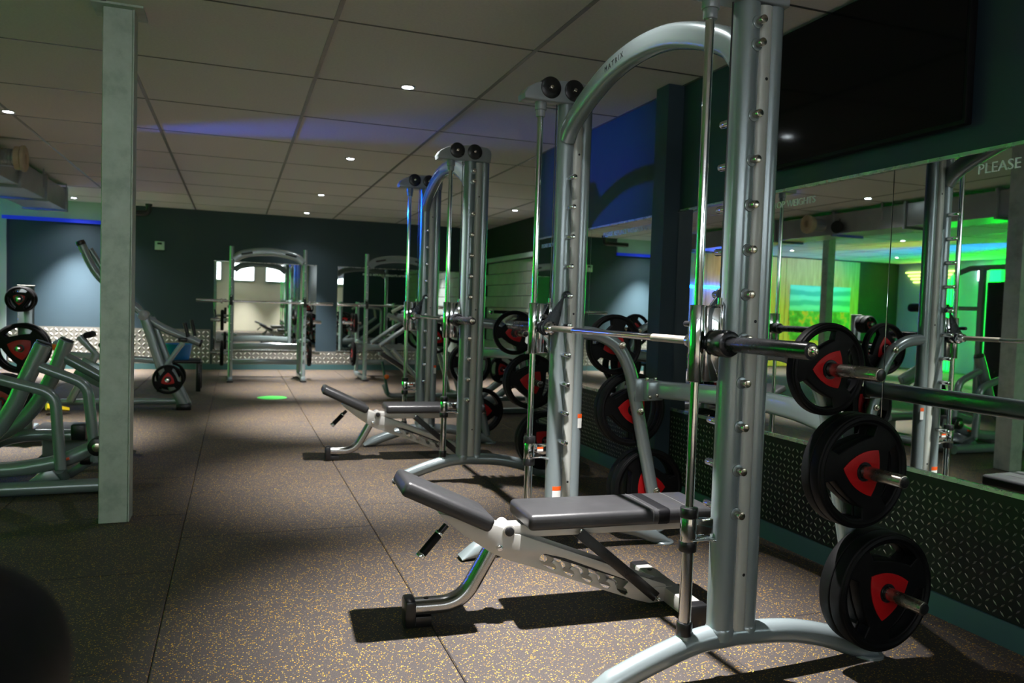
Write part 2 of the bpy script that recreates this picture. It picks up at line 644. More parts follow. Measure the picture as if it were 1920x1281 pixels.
# painted block-work low on the far right wall, with a projecting dark band above
blk = B().box((0, 0, 0), (0.05, 0.434, 0.208), 0.006, seg=1).mesh('block', 'block')
for row in range(10):
    off = 0.22 * (row % 2)
    for k in range(18):
        y = YCOR + 0.22 + 0.44 * k - off
        if y < YCOR + 0.2 or y > YB - 0.2:
            continue
        link('block', blk, wrf, (XR2 - 0.02, y, 0.11 + 0.215 * row))
wall_box('trim_1', XR2 - 0.10, XR2 + 0.01, YCOR, YB, 2.17, 2.25, 'palewall')
# pilaster between the two mirrors of the right wall
wall_box('pillar', 2.787, XR + 0.02, 4.705, 4.868, -0.01, TOPW, 'paint')
# skirtings
wall_box('baseboard_right', XR - 0.018, XR + 0.01, YREAR, YCOR, -0.005, 0.10, 'skirt')
wall_box('baseboard_back', -3.60, XR2, YB - 0.018, YB + 0.01, -0.005, 0.10, 'skirt')
# ledge with a paler band over the left part of the back wall
wall_box('trim_2', -3.66, -1.92, YB - 0.05, YB + 0.01, 2.50, 2.56, 'ledge_glow')
wall_box('trim_3', -3.66, -1.92, YB - 0.02, YB + 0.01, 2.56, CEIL, 'palewall')
wall_box('trim_4', -3.70, -3.60, YB - 0.03, YB + 0.16, 0.0, 2.56, 'palewall')


# ------------------------------------------------------------------ checker plate
def lozenges(w, h, pitch, ln, wd, ht):
    """alternating raised lozenges on a panel of w x h (local x, y), height along z"""
    b = B()
    ny, nx = int(h / pitch), int(w / pitch)
    for i in range(nx):
        for j in range(ny):
            a = R(45) if (i + j) % 2 else R(-45)
            x, y = (i + 0.5) * pitch - w / 2, (j + 0.5) * pitch - h / 2
            c, s = math.cos(a), math.sin(a)
            q = [(-ln, 0, 0), (0, -wd, 0), (ln, 0, 0), (0, wd, 0), (-ln * 0.45, 0, ht), (ln * 0.45, 0, ht)]
            b.add([(x + c * p[0] - s * p[1], y + s * p[0] + c * p[1], p[2]) for p in q],
                  [(0, 1, 5, 4), (1, 2, 5), (2, 3, 4, 5), (3, 0, 4)])
    return b


def checker(name, label, w, h, mtx, pitch, ln, wd, ht, m1, m2, group=None):
    t = thing(name, label, 'metal panel', group=group)
    t.matrix_world = mtx
    B().box((0, 0, -0.002), (w, h, 0.004)).obj('sheet', m1, t)
    l = lozenges(w - 0.01, h - 0.01, pitch, ln, wd, ht).obj('raised_pattern', m2, t)
    l['kind'] = 'stuff'
    return t


def mtx_axes(o, x, y, z):
    return Matrix(((x[0], y[0], z[0], o[0]), (x[1], y[1], z[1], o[1]), (x[2], y[2], z[2], o[2]), (0, 0, 0, 1)))


def on_right(y, z, x=XR):
    return mtx_axes((x, y, z), (0, -1, 0), (0, 0, 1), (-1, 0, 0))


def on_back(x, z, y=YB):
    return mtx_axes((x, y, z), (1, 0, 0), (0, 0, 1), (0, -1, 0))


checker('checker_plate', 'dark checker-plate panel below the large mirror beside the front smith machine', 6.2, 0.50, on_right(1.60, 0.353, XR - 0.008), 0.033, 0.0136, 0.0040, 0.0020, 'treadplate', 'tread')
checker('checker_plate', 'dark checker-plate panel below the far mirror between pillar and corner', 2.5, 0.50, on_right(6.13, 0.353, XR - 0.008), 0.033, 0.0136, 0.0040, 0.0020, 'treadplate', 'tread')
checker('checker_plate', 'bright tall checker-plate panel on back wall behind the grey lever machine', 3.16, 0.62, on_back(-2.0, 0.415, YB - 0.008), 0.075, 0.036, 0.013, 0.008, 'treadback', 'treadbright')
checker('checker_plate', 'bright low checker-plate strip below the two back wall mirrors', 5.1, 0.245, on_back(2.16, 0.226, YB - 0.008), 0.075, 0.036, 0.013, 0.008, 'treadback', 'treadbright')


# ------------------------------------------------------------------ mirrors
def mirror(label, w, h, mtx, group=None, texts=(), bottom=True):
    t = thing('wall_mirror', label, 'mirror', group=group)
    t.matrix_world = mtx
    B().box((0, 0, 0.003), (w - 0.004, h, 0.006), 0.0015, seg=1).obj('mirror_glass', 'mirror', t)
    B().box((0, h / 2 + 0.006, 0.006), (w, 0.014, 0.016)).obj('top_trim', 'trim_metal', t)
    if bottom:
        B().box((0, -h / 2 - 0.006, 0.007), (w, 0.018, 0.018)).obj('bottom_trim', 'trim_metal', t)
    for (body, x0, width, y) in texts:
        link('lettering', text_mesh('lettering', body, width, 0.0012, 'letters'), t, (x0, y, 0.0072))
    return t


T1, T2 = 'PLEASE DO NOT DROP WEIGHTS', 'PLEASE REPLACE WEIGHTS AFTER USE'
zc, hm = (0.615 + 1.992) / 2, 1.992 - 0.615
def m_right(y0, y1, label, texts=()):
    yc = (y0 + y1) / 2
    return mirror(label, y1 - y0, hm, on_right(yc, zc), texts=[(b, yc - ys, w, z - zc) for (b, ys, w, z) in texts])


m_right(2.83, 4.70, 'tall wall mirror behind front smith machine lettered about dropping weights', [(T1, 4.14, 0.79, 1.918)])
m_right(1.33, 2.83, 'tall wall mirror near the camera lettered about replacing weights', [(T2, 2.39, 1.03, 1.922)])
m_right(-0.30, 1.33, 'tall wall mirror past the edge of the picture on the right wall')
m_right(6.10, 7.34, 'far wall mirror at the room corner lettered please do not drop', [(T1, 7.25, 0.79, 1.918)])
m_right(4.87, 6.10, 'far wall mirror just beyond the pillar lettered replace weights', [(T2, 5.86, 0.94, 1.922)])
mirror('back wall mirror behind the half rack in the middle of the gym', 1.81, 1.60, on_back(0.53, 1.165))
mirror('back wall mirror partly hidden behind the second half rack', 2.40, 1.60, on_back(3.02, 1.165), texts=[(T2, -0.72, 0.95, 0.68)])
for s in (-1, 1):
    pass

# ------------------------------------------------------------------ lighting: recessed downlights
lens_me = B().lathe((0, 0, 0), (0, 0, -1), [(0, 0.040), (0.006, 0.038), (0.009, 0.028), (0.010, 0.001)], 16).mesh('lens', 'lamp')
ring_me = B().lathe((0, 0, 0), (0, 0, -1), [(0, 0.058), (0.005, 0.058), (0.009, 0.052), (0.009, 0.043), (0.0, 0.041)], 20, caps=False).mesh('trim_ring', 'trim_metal')
LIGHTS = [
    (1.25, 2.78, 1.0, 'downlight over the front bench, out of the top of view'),
    (1.15, 5.59, 0.6, 'nearest visible downlight above the second smith machine'),
    (1.155, 8.60, 1.0, 'second downlight of the central ceiling row'),
    (1.16, 11.69, 0.9, 'third downlight of the central ceiling row'),
    (1.165, 14.2, 1.0, 'last downlight of the central row close to back wall'),
    (4.20, 11.70, 0.9, 'downlight over the wider far right part of the gym'),
    (-1.90, 7.92, 0.9, 'downlight near the duct, left of the galvanised column'),
    (-2.52, 14.38, 2.1, 'downlight washing the back wall left of the column'),
    (-6.5, 11.7, 0.6, 'downlight in the mirrored far half of the gym, nearer'),
    (-9.6, 11.55, 0.6, 'downlight in the mirrored far half, beside the left wall'),
    (-6.5, 14.9, 0.6, 'downlight in the mirrored far half, before the mural'),
    (0.3, -3.3, 1.0, 'downlight added by the rear windows behind the camera, middle one'),  # rear row added to brighten the zone in the back mirror
    (-1.9, -3.3, 1.0, 'downlight added by the rear windows behind the camera, left one'),
    (2.2, -3.3, 1.0, 'downlight added by the rear windows behind the camera, right one'),
    (-9.65, 14.85, 0.6, 'downlight in the mirrored far half, by the lit portal'),
]
for (x, y, p, lab) in LIGHTS:
    t = thing('downlight', 'round recessed ' + lab, 'light', (x, y, CEIL), 0, 'recessed ceiling downlights')
    link('lens', lens_me, t, (0, 0, -0.001))
    link('trim_ring', ring_me, t, (0, 0, 0))
    ld = bpy.data.lights.new('downlight_beam', 'SPOT')
    ld.energy = SPOT_W * p
    ld.color = SPOT_COL
    ld.spot_size = R(70) if y > 14.3 else R(63)
    ld.spot_blend = 1.0
    ld.shadow_soft_size = 0.03
    lo = bpy.data.objects.new('downlight_beam', ld)
    COL.objects.link(lo)
    lo.parent = t
    lo.location = (0, 0, -0.02)
    # the weaker wide spill of the same lamp
    ls = bpy.data.lights.new('downlight_spill', 'SPOT')
    ls.energy = SPOT_W * p * 0.03
    ls.color = SPOT_COL
    ls.spot_size = R(128)
    ls.spot_blend = 0.9
    ls.shadow_soft_size = 0.03
    lo2 = bpy.data.objects.new('downlight_spill', ls)
    COL.objects.link(lo2)
    lo2.parent = t
    lo2.location = (0, 0, -0.02)


# ------------------------------------------------------------------ LED tubes in the far left half (portal, white and blue ones seen in the mirrors)
def tube_light(name, label, pts, r, material, group):
    t = thing(name, label, 'light', pts[0], 0, group)
    o0 = Vector(pts[0])
    B().sweep([Vector(p) - o0 for p in pts], r, 8, ref=(0.3, 0.2, 1)).obj('glowing_tube', material, t)
    return t


G1 = 'assumed green LED tubes on the far left wall'
for k, (y, z0, z1) in enumerate([(8.2, 0.5, 2.5), (9.6, 0.5, 2.5), (11.0, 0.5, 2.5), (12.4, 0.5, 2.5), (13.6, 0.5, 2.6)]):  # uprights assumed as the source of the green from the left
    tube_light('led_tube', 'assumed upright green LED tube on the far left wall %s counted from the camera end' % ['first', 'second', 'third', 'fourth', 'last'][k],
               [(XL + 0.14, y, z0), (XL + 0.14, y, z1)], 0.12, 'green_tube', G1)
for k in range(4):
    d = 0.09 * k
    t = thing('led_portal', ['outermost', 'second', 'third', 'innermost'][k] + ' yellow-green LED strip framing the doorway in the left wall', 'light',
              (XL + 0.03, 15.55, 0), 0, 'nested LED strips of the portal')
    B().sweep([(0, -0.75 + d, 0.05), (0, -0.75 + d, 2.62 - d)], 0.013, 6, ref=(1, 0, 0)).obj('upright_strip', 'green_tube', t)
    B().sweep([(0, -0.75 + d, 2.62 - d), (0, 0.8 - d, 2.62 - d)], 0.013, 6, ref=(1, 0, 0)).obj('top_strip', 'yellow_tube', t)
tube_light('led_tube', 'short white LED tube high on the left wall', [(XL + 0.05, 14.1, 2.35), (XL + 0.05, 14.1, 2.68)], 0.03, 'white_tube', 'white tubes')
for k, (a, b_) in enumerate([((-5.7, YWOOD - 0.04, 1.0), (-5.7, YWOOD - 0.04, 1.95)), ((-5.0, YWOOD - 0.04, 1.0), (-5.0, YWOOD - 0.04, 1.95)), ((-5.9, YWOOD - 0.04, 1.98), (-4.8, YWOOD - 0.04, 1.98))]):
    tube_light('led_tube', ['first upright', 'second upright', 'level'][k] + ' blue LED tube of the sign on the plywood wall', [a, b_], 0.03, 'blue_tube', 'blue LED tubes on the plywood wall')
# rear windows, assumed: two match bright panels in back mirror, others add light
for k in range(5):
    x1 = 2.00 - 1.30 * k
    x0 = x1 - 0.80
    w = wall_box('window_%d' % (k + 1), x0, x1, YREAR - 0.01, YREAR + 0.02, 2.10, 2.80, 'winlight')
    fr = B()
    for (cx, cz, dx, dz) in [((x0 + x1) / 2, 2.08, x1 - x0 + 0.08, 0.05), ((x0 + x1) / 2, 2.82, x1 - x0 + 0.08, 0.05), (x0 - 0.02, 2.45, 0.05, 0.74), (x1 + 0.02, 2.45, 0.05, 0.74)]:
        fr.box((cx, YREAR + 0.03, cz), (dx, 0.06, dz))
    fr.obj('window_frame', 'trim_metal', w)


def par(label, loc, target, col, watts, size, blend, group):
    """stage flood, assumed as a source of coloured light: can, yoke, lens and its beam"""
    t = thing('assumed_flood_light', label, 'light', loc, 0, group)
    d = (Vector(target) - Vector(loc)).normalized()
    B().lathe((0, 0, 0), d, [(-0.18, 0.02), (-0.17, 0.06), (-0.02, 0.085), (0.0, 0.09)], 20).obj('lamp_can', 'black', t)
    B().sweep([d * -0.1, Vector((0, 0, 0.12)) - d * 0.1], 0.012, 8).obj('yoke', 'black', t)
    ld = bpy.data.lights.new('flood_beam', 'SPOT')
    ld.energy = watts
    ld.color = col
    ld.spot_size = R(size)
    ld.spot_blend = blend
    ld.shadow_soft_size = 0.06
    lo = bpy.data.objects.new('flood_beam', ld)
    COL.objects.link(lo)
    lo.parent = t
    lo.location = d * 0.09
    lo.rotation_euler = d.to_track_quat('-Z', 'Y').to_euler()


par('assumed blue flood light beside the duct aimed at the wall above the far mirror', (-2.27, 8.85, 2.60), (2.9, 6.25, 2.42), BLUE, BLUE_PAR_W * 1.1, 25, 1.0, 'assumed flood lights')  # fixture assumed from the blue light on the wall
par('assumed blue flood light in left half grazing the middle of the ceiling', (-5.5, 7.5, 2.10), (-0.6, 9.9, 2.95), BLUE, BLUE_PAR_W * 0.05, 36, 1.0, 'assumed flood lights')  # added to tint the middle of the ceiling blue
par('assumed blue flood light in left half turned to the ceiling of the far corner', (-8.5, 8.6, 1.9), (-8.6, 14.0, 2.95), BLUE, BLUE_PAR_W * 5.0, 32, 1.0, 'assumed flood lights')  # added to put the blue band on the far ceiling
par('assumed blue flood light in left half turned to the back wall left of the column', (-3.4, 5.2, 2.2), (-3.15, 14.95, 1.95), BLUE, BLUE_PAR_W * 0.25, 17, 1.0, 'assumed flood lights')  # added to turn the left back wall blue
par('assumed green flood light in left half turned to the mural', (-6.2, 8.2, 2.3), (-8.2, 16.6, 1.3), (0.03, 1.0, 0.02), BLUE_PAR_W * 1.2, 40, 0.6, 'assumed flood lights')  # added to shift the plywood towards yellow-green
par('assumed amber flood light in left half turned to the plywood wall', (-7.0, 8.6, 2.3), (-7.4, 16.6, 1.5), (1.0, 0.42, 0.06), BLUE_PAR_W * 2.2, 40, 0.6, 'assumed flood lights')  # assumed source of the orange on the plywood
for k, (y, z) in enumerate([(0.9, 0), (2.3, 0), (3.7, 0), (5.1, 0)]):  # unseen row added to put green edges on rods and machines
    tube_light('led_tube', 'upright green LED tube added under the duct left of the camera, %s in its row' % ['first', 'second', 'third', 'last'][k], [(-2.62, y, 0.02), (-2.62, y, 2.50)], 0.07, 'added_green_tube', 'added green LED tubes left of the camera')

# ================================================================== smith machine
def reuleaux(r, n=10):
    """three-cornered shield with bulged sides, a corner pointing to -x"""
    pts = []
    for k in range(3):
        a0, a1 = PI + k * 2 * PI / 3, PI + (k + 1) * 2 * PI / 3
        p0, p1 = Vector((math.cos(a0), math.sin(a0))) * r, Vector((math.cos(a1), math.sin(a1))) * r
        mid = Vector((math.cos((a0 + a1) / 2), math.sin((a0 + a1) / 2))) * r * 0.70
        c = mid * 2 - (p0 + p1) / 2
        for i in range(n):
            t = i / n
            pts.append(tuple(p0 * (1 - t) ** 2 + c * 2 * t * (1 - t) + p1 * t * t))
    return pts


def plate_parts(Rr, th):
    """meshes of a tri-grip weight plate, axis along z"""
    rim = [(Rr * math.cos(2 * PI * k / 56), Rr * math.sin(2 * PI * k / 56)) for k in range(56)]
    loops = [rim]
    for k in range(3):
        am = k * 2 * PI / 3                       # windows face the flat sides (corners at pi, +-60 deg)
        hole = []
        ro, sp = Rr * 0.82, R(40)
        for i in range(11):
            a = am - sp + 2 * sp * i / 10
            hole.append((ro * math.cos(a), ro * math.sin(a)))
        # inner edge, bowed along the hub shield, with eased corners
        for t in (0.94, 0.8, 0.5, 0.2, 0.06):
            a = am - sp + 2 * sp * t
            bow = Rr * (0.485 + 0.05 * (1 - (2 * t - 1) ** 2))
            ww = math.tan(sp) * Rr * 0.55 * (2 * t - 1)
            hole.append((bow * math.cos(am) - ww * math.sin(am), bow * math.sin(am) + ww * math.cos(am)))
        loops.append(hole)
    body = outline_mesh('plate_body', loops, th * 0.5, 'rubber', 0.006, 2)
    # raised outer rim and hub shield on both faces
    b = B().mesh_from(body)
    for s in (-1, 1):
        b.lathe((0, 0, s * th * 0.46), (0, 0, s), [(0, Rr * 0.86), (0.006, Rr * 0.88), (0.009, Rr * 0.91), (0.006, Rr * 0.955), (0, Rr * 0.975)], 56, caps=False)
    body2 = b.mesh('plate_body', 'rubber', 35)
    ins = outline_mesh('red_insert', [reuleaux(Rr * 0.47), [(0.031 * math.cos(-2 * PI * k / 20), 0.031 * math.sin(-2 * PI * k / 20)) for k in range(20)]], 0.002, 'red', 0.0008)
    hub = B().lathe((0, 0, 0), (0, 0, 1), [(-th * 0.5 - 0.006, 0.026), (-th * 0.5 - 0.006, 0.034), (-th * 0.5, 0.036), (th * 0.5, 0.036), (th * 0.5 + 0.006, 0.034), (th * 0.5 + 0.006, 0.026), (-th * 0.5 - 0.006, 0.026)], 24, caps=False).mesh('hub_ring', 'darksteel')
    return body2, ins, hub, th


PLATES = {'s': plate_parts(0.165, 0.034), 'm': plate_parts(0.205, 0.042), 'l': plate_parts(0.218, 0.050), 'xs': plate_parts(0.110, 0.056)}


def plate(size, mtx, roll_, label, group, single=True):
    """mtx: z axis = plate axis, pointing out from the machine"""
    body, ins, hub, th = PLATES[size]
    t = thing('weight_plate', label, 'weight plate', group=group)
    t.matrix_world = mtx @ Matrix.Rotation(roll_, 4, 'Z')
    link('plate_body', body, t)
    link('red_insert', ins, t, (0, 0, th * 0.5 + 0.0015))
    link('red_insert', ins, t, (0, 0, -th * 0.5 - 0.0015))
    link('hub_ring', hub, t)
    return t


PIN_Z = [0.600 + 0.1507 * k for k in range(10)]
HORNS = [(0.360, 1.102), (0.487, 0.743), (0.608, 0.300)]


def build_smith():
    t = thing('smith_machine', '', 'weight machine')
    arch = spline([(-0.505, 0, 0.012), (-0.42, 0, 0.046), (-0.27, 0, 0.100), (-0.10, 0, 0.146), (0.03, 0, 0.156), (0.12, 0, 0.154), (0.30, 0, 0.139), (0.47, 0, 0.100), (0.60, 0, 0.052), (0.70, 0, 0.014)], 5)
    n = len(arch)
    rads = []
    for i, p in enumerate(arch):
        b_ = min(0.043, max(0.011, p.z - 0.001))
        rads.append((0.040 + 0.006 * (1 - b_ / 0.043), b_))
    arch_me = B().sweep(arch, rads, 18).mesh('base_arch', 'silver')
    pad_me = B().lathe((0, 0, 0), (0, 0, 1), [(0, 0.060), (0.006, 0.060), (0.011, 0.055), (0.013, 0.020), (0.013, 0.002)], 22).mesh('foot_pad', 'silver')
    fu = B().cyl((0, 0, 0.150), (0, 0, 2.335), 0.046, 26)
    fu.lathe((0, 0, 0.150), (0, 0, 1), [(0.0, 0.047), (0.034, 0.050), (0.042, 0.046)], 26, caps=False)
    fu_me = fu.mesh('front_upright', 'silver')
    ru_me = B().cyl((0.108, 0, 0.150), (0.108, 0, 2.335), 0.036, 22).lathe((0.108, 0, 0.150), (0, 0, 1), [(0.0, 0.038), (0.032, 0.040), (0.038, 0.036)], 22, caps=False).mesh('rear_upright', 'silver')
    cv_me = B().sweep([(0.058, 0, 0.176), (0.058, 0, 0.182), (0.058, 0, 2.33)], [(0.026, 0.022), (0.041, 0.031), (0.041, 0.031)], 22, ref=(0, 1, 0), p=2.6).mesh('cover_panel', 'cover')
    sc_me = B().cyl((0, -0.0415, 0), (0, 0.0415, 0), 0.0065, 10, bev=0.002).mesh('screw', 'black')
    rod_me = B().cyl((0, 0, 0.55), (0, 0, 2.30), 0.0155, 20).mesh('guide_rod', 'chrome')
    low_me = B().cyl((0, 0, 0.215), (0, 0, 0.545), 0.0215, 22).mesh('rod_sleeve', 'chrome')
    lowc = B().cyl((0, 0, 0.175), (0, 0, 0.225), 0.0275, 22, bev=0.005)
    low_collar = lowc.mesh('rod_collar', 'black')
    rodfoot = B().lathe((0, 0, 0), (0, 0, 1), [(0.115, 0.034), (0.16, 0.030), (0.178, 0.026)], 20).mesh('rod_foot', 'silver')
    capb = B().cyl((0, 0, 2.295), (0, 0, 2.34), 0.030, 20, bev=0.004).cyl((0, 0, 2.262), (0, 0, 2.30), 0.024, 20, bev=0.004)
    cap_me = capb.mesh('rod_cap', 'head')
    stop = B()
    stop.cyl((0, 0, 0.49), (0, 0, 0.60), 0.0285, 24, bev=0.003)
    stop_me = stop.mesh('stop_collar', 'chrome')
    stopb = B().cyl((0, 0, -0.0185), (0, 0, 0.0185), 0.031, 24, bev=0.004)
    stopb_me = stopb.mesh('stop_bumper', 'black')
    arm = B()
    arm.box((0.055, 0, 0.553), (0.075, 0.030, 0.055), 0.004)
    arm.sweep([(-0.005, 0, 0.512), (0.06, 0, 0.512), (0.105, 0, 0.500), (0.128, 0, 0.497)], [(0.040, 0.006), (0.030, 0.007), (0.020, 0.010), (0.018, 0.020)], 12)
    arm_me = arm.mesh('stop_arm', 'chrome')
    tag_o = B().box((0.055, 0.0085, 0.560), (0.034, 0.016, 0.010)).mesh('orange_band', 'orange')
    tag_w = B().box((0.055, 0.0085, 0.549), (0.034, 0.016, 0.012)).mesh('sticker', 'paper')
    peg_me = B().cyl((0, 0, 0), (0, 1, 0), 0.0125, 16).mesh('peg_tmp', 'chrome')
    bpy.data.meshes.remove(peg_me)
    peg_me = B().cyl((0, 0.040, 0), (0, 0.122, 0), 0.0130, 16, bev=0.0025).mesh('peg', 'chrome')
    bolt_me = B().cyl((0, 0.040, 0), (0, 0.050, 0), 0.0215, 18, bev=0.003).mesh('washer', 'silver')
    bh = B().cyl((0, 0.046, 0), (0, 0.064, 0), 0.0105, 14).cyl((0, 0.060, 0), (0, 0.082, 0), 0.0135, 14, bev=0.002)
    bolth_me = bh.mesh('bolt', 'bolt')
    # head with two pulleys
    prof = [(-0.25, 2.335), (-0.255, 2.360), (-0.235, 2.393), (-0.19, 2.420), (-0.12, 2.440), (-0.03, 2.447), (0.06, 2.447), (0.115, 2.440), (0.138, 2.420), (0.145, 2.395), (0.140, 2.335)]
    hd = outline_mesh('head_housing', [prof], 0.050, 'head', 0.008, 2)
    hd.transform(Matrix.Rotation(R(90), 4, 'X'))
    pul = B().lathe((0, -0.058, 0), (0, 1, 0), [(0, 0.004), (-0.002, 0.018), (0.0, 0.045), (0.004, 0.054), (0.012, 0.056), (0.104, 0.056), (0.112, 0.054), (0.116, 0.045), (0.118, 0.018), (0.116, 0.004)], 28)
    pul_me = pul.mesh('pulley', 'black')
    pb_me = B().cyl((0, -0.068, 0), (0, 0.068, 0), 0.010, 12, bev=0.003).mesh('pulley_bolt', 'bolt')
    cab_me = B().cyl((0, 0, 1.33), (0, 0, 2.38), 0.003, 8).mesh('cable', 'black')
    # carriage that rides on the rod
    ca = B().cyl((0, 0, 1.052), (0, 0, 1.313), 0.0265, 26, bev=0.003)
    ca.box((0.052, 0, 1.183), (0.060, 0.046, 0.258), 0.008)
    ca_me = ca.mesh('carriage', 'chrome')
    cw = B().cyl((0.088, 0, 1.185), (0.088, 0, 1.318), 0.0165, 20, bev=0.003).cyl((0.088, 0, 1.315), (0.088, 0, 1.340), 0.009, 12)
    cw_me = cw.mesh('cable_anchor', 'chrome')
    rb_me = B().cyl((0.055, -0.034, 1.187), (0.055, 0.034, 1.187), 0.040, 26, bev=0.006).mesh('bearing_ring', 'darksteel')
    for s in (-1, 1):
        v = 0.73 * s
        link('base_arch', arch_me, t, (0, v, 0))
        link('foot_pad', pad_me, t, (0.685, v, 0))
        link('front_upright', fu_me, t, (0, v, 0))
        link('rear_upright', ru_me, t, (0, v, 0))
        cv = link('cover_panel', cv_me, t, (0, v, 0))
        for z in (0.38, 1.263, 2.085):
            link('screw', sc_me, cv, (0.062, 0, z))
        link('guide_rod', rod_me, t, (-0.145, v, 0))
        link('rod_sleeve', low_me, t, (-0.145, v, 0))
        link('rod_collar', low_collar, t, (-0.145, v, 0))
        link('rod_foot', rodfoot, t, (-0.145, v, 0))
        link('rod_cap', cap_me, t, (-0.145, v, 0))
        st = link('safety_stop', stop_me, t, (-0.145, v, 0))
        link('stop_bumper', stopb_me, st, (0, 0, 0.6035))
        link('stop_bumper', stopb_me, st, (0, 0, 0.488))
        link('stop_arm', arm_me, st)
        link('sticker', tag_w, st, (0, -0.017 if s > 0 else 0, 0))
        link('orange_band', tag_o, st, (0, -0.017 if s > 0 else 0, 0))
        rz = PI if s > 0 else 0.0
        for z in PIN_Z:
            link('peg', peg_me, t, (0.006, v, z), (0, 0, rz))
            wz = link('washer', bolt_me, t, (0.012, v, z), (0, 0, rz + PI))
            link('bolt', bolth_me, wz)
        for z in (2.19, 2.265):
            wz = link('washer', bolt_me, t, (0.012, v, z), (0, 0, rz + PI))
            link('bolt', bolth_me, wz)
        h = link('head_housing', hd, t, (0, v, 0))
        for u in (-0.112, 0.018):
            pu = link('pulley', pul_me, h, (u, 0, 2.402))
            pass
        pb2 = B().cyl((-0.112, -0.068, 2.402), (-0.112, 0.068, 2.402), 0.010, 12, bev=0.003).cyl((0.018, -0.068, 2.402), (0.018, 0.068, 2.402), 0.010, 12, bev=0.003)
        pb2.obj('pulley_bolt', 'bolt', h)
        link('cable', cab_me, t, (-0.057, v, 0))
        c = link('carriage', ca_me, t, (-0.145, v, 0))
        link('cable_anchor', cw_me, c)
        link('bearing_ring', rb_me, c)
        # rear stay with its three plate horns
        sty = spline([(0.125, v, 1.168), (0.25, v, 1.150), (0.355, v, 1.088), (0.428, v, 0.970), (0.470, v, 0.815), (0.532, v, 0.566), (0.600, v, 0.290), (0.650, v, 0.075)], 5)
        B().sweep(sty, 0.036, 18).obj('rear_stay', 'silver', t)
        for (u, z) in HORNS:
            hb = B().cyl((u, v + s * 0.030, z), (u, v + s * 0.305, z), 0.0235, 22, bev=0.004)
            ho = hb.obj('plate_horn', 'horn', t)
            B().cyl((u, v + s * 0.303, z), (u, v + s * 0.308, z), 0.019, 18, bev=0.002).obj('end_cap', 'black', ho)
            B().cyl((u, v - s * 0.030, z), (u, v - s * 0.040, z), 0.021, 16, bev=0.003).cyl((u, v - s * 0.038, z), (u, v - s * 0.052, z), 0.011, 12, bev=0.002).obj('bolt', 'bolt', ho)
        # gusset that carries the rear crossbar
        gs = B().box((0.515, v - s * 0.03, 0.862), (0.135, 0.016, 0.125), 0.006)
        gs.box((0.545, v - s * 0.058, 0.862), (0.100, 0.064, 0.108), 0.010)
        go = gs.obj('gusset', 'silver', t)
        gb = B()
        for (du, dz) in ((0.505, 0.83), (0.548, 0.838)):
            gb.cyl((du, v - s * 0.088, dz), (du, v - s * 0.104, dz), 0.010, 12, bev=0.002)
        for du in (0.505, 0.555):
            gb.cyl((du, v - s * 0.06, 0.914), (du, v - s * 0.06, 0.932), 0.010, 12, bev=0.002)
        gb.obj('gusset_bolt', 'bolt', go)
        # warning stickers
        for (u, dv, z, hh, ww, sgn) in ((0.0, 0.0465, 0.31, 0.10, 0.05, -1), (0.118, 0.0365, 0.70, 0.075, 0.034, -1)):
            lb = B()
            q = []
            rad = dv
            for k in range(5):
                a = -s * PI / 2 + (k - 2) * (ww / 4) / rad
                q.append((u + rad * math.cos(a), v + rad * math.sin(a)))
            vs = [(x, y, z - hh / 2) for x, y in q] + [(x, y, z + hh / 2) for x, y in q]
            lb.add(vs, [(k, k + 1, k + 6, k + 5) for k in range(4)])
            so = lb.obj('sticker', 'paper', t)
            vs = [(x + (x - u) * 0.01, y + (y - v) * 0.01, z + hh / 2 - 0.022) for x, y in q] + [(x + (x - u) * 0.01, y + (y - v) * 0.01, z + hh / 2) for x, y in q]
            B().add(vs, [(k, k + 1, k + 6, k + 5) for k in range(4)]).obj('orange_band', 'orange', so)
        B().box((-0.39, v, 0.083), (0.05, 0.05, 0.002), rot=(0, R(-33), 0)).obj('sticker', 'paper', t)
    # rear crossbar bowed out towards the wall
    cb = spline([(0.575, -0.66, 0.866), (0.625, -0.5, 0.872), (0.70, -0.25, 0.880), (0.725, 0, 0.883), (0.70, 0.25, 0.880), (0.625, 0.5, 0.872), (0.575, 0.66, 0.866)], 5)
    B().sweep(cb, (0.048, 0.030), 16, ref=(0, 0, 1), p=3.4).obj('rear_crossbar', 'silver', t)
    # arched top beam
    zs = [(-0.715, 2.165), (-0.66, 2.222), (-0.55, 2.279), (-0.40, 2.337), (-0.22, 2.384), (0, 2.402), (0.22, 2.384), (0.40, 2.337), (0.55, 2.279), (0.66, 2.222), (0.715, 2.165)]
    bpts = spline([(0.0, v, z) for v, z in zs], 4)
    B().sweep(bpts, (0.040, 0.050), 20, ref=(1, 0, 0), p=3.0).obj('cross_beam', 'silver', t)
    lg = text_mesh('lettering', 'M A T R I X', 0.17, 0.0006, 'logo')
    lo = link('lettering', lg, t)
    # written along the slope of the beam on its front face, reading away from the far end
    p0 = Vector((-0.0405, 0.235, 2.378))
    dx = Vector((0, -0.15, 0.020)).normalized()
    lo.matrix_local = mtx_axes(p0, dx, Vector((-1, 0, 0)).cross(dx), (-1, 0, 0))
    # the bar with its sleeves, collars and safety hooks
    u, z = -0.090, 1.187
    br = B().cyl((u, -0.72, z), (u, 0.72, z), 0.0140, 22).obj('bar_shaft', 'chrome', t)
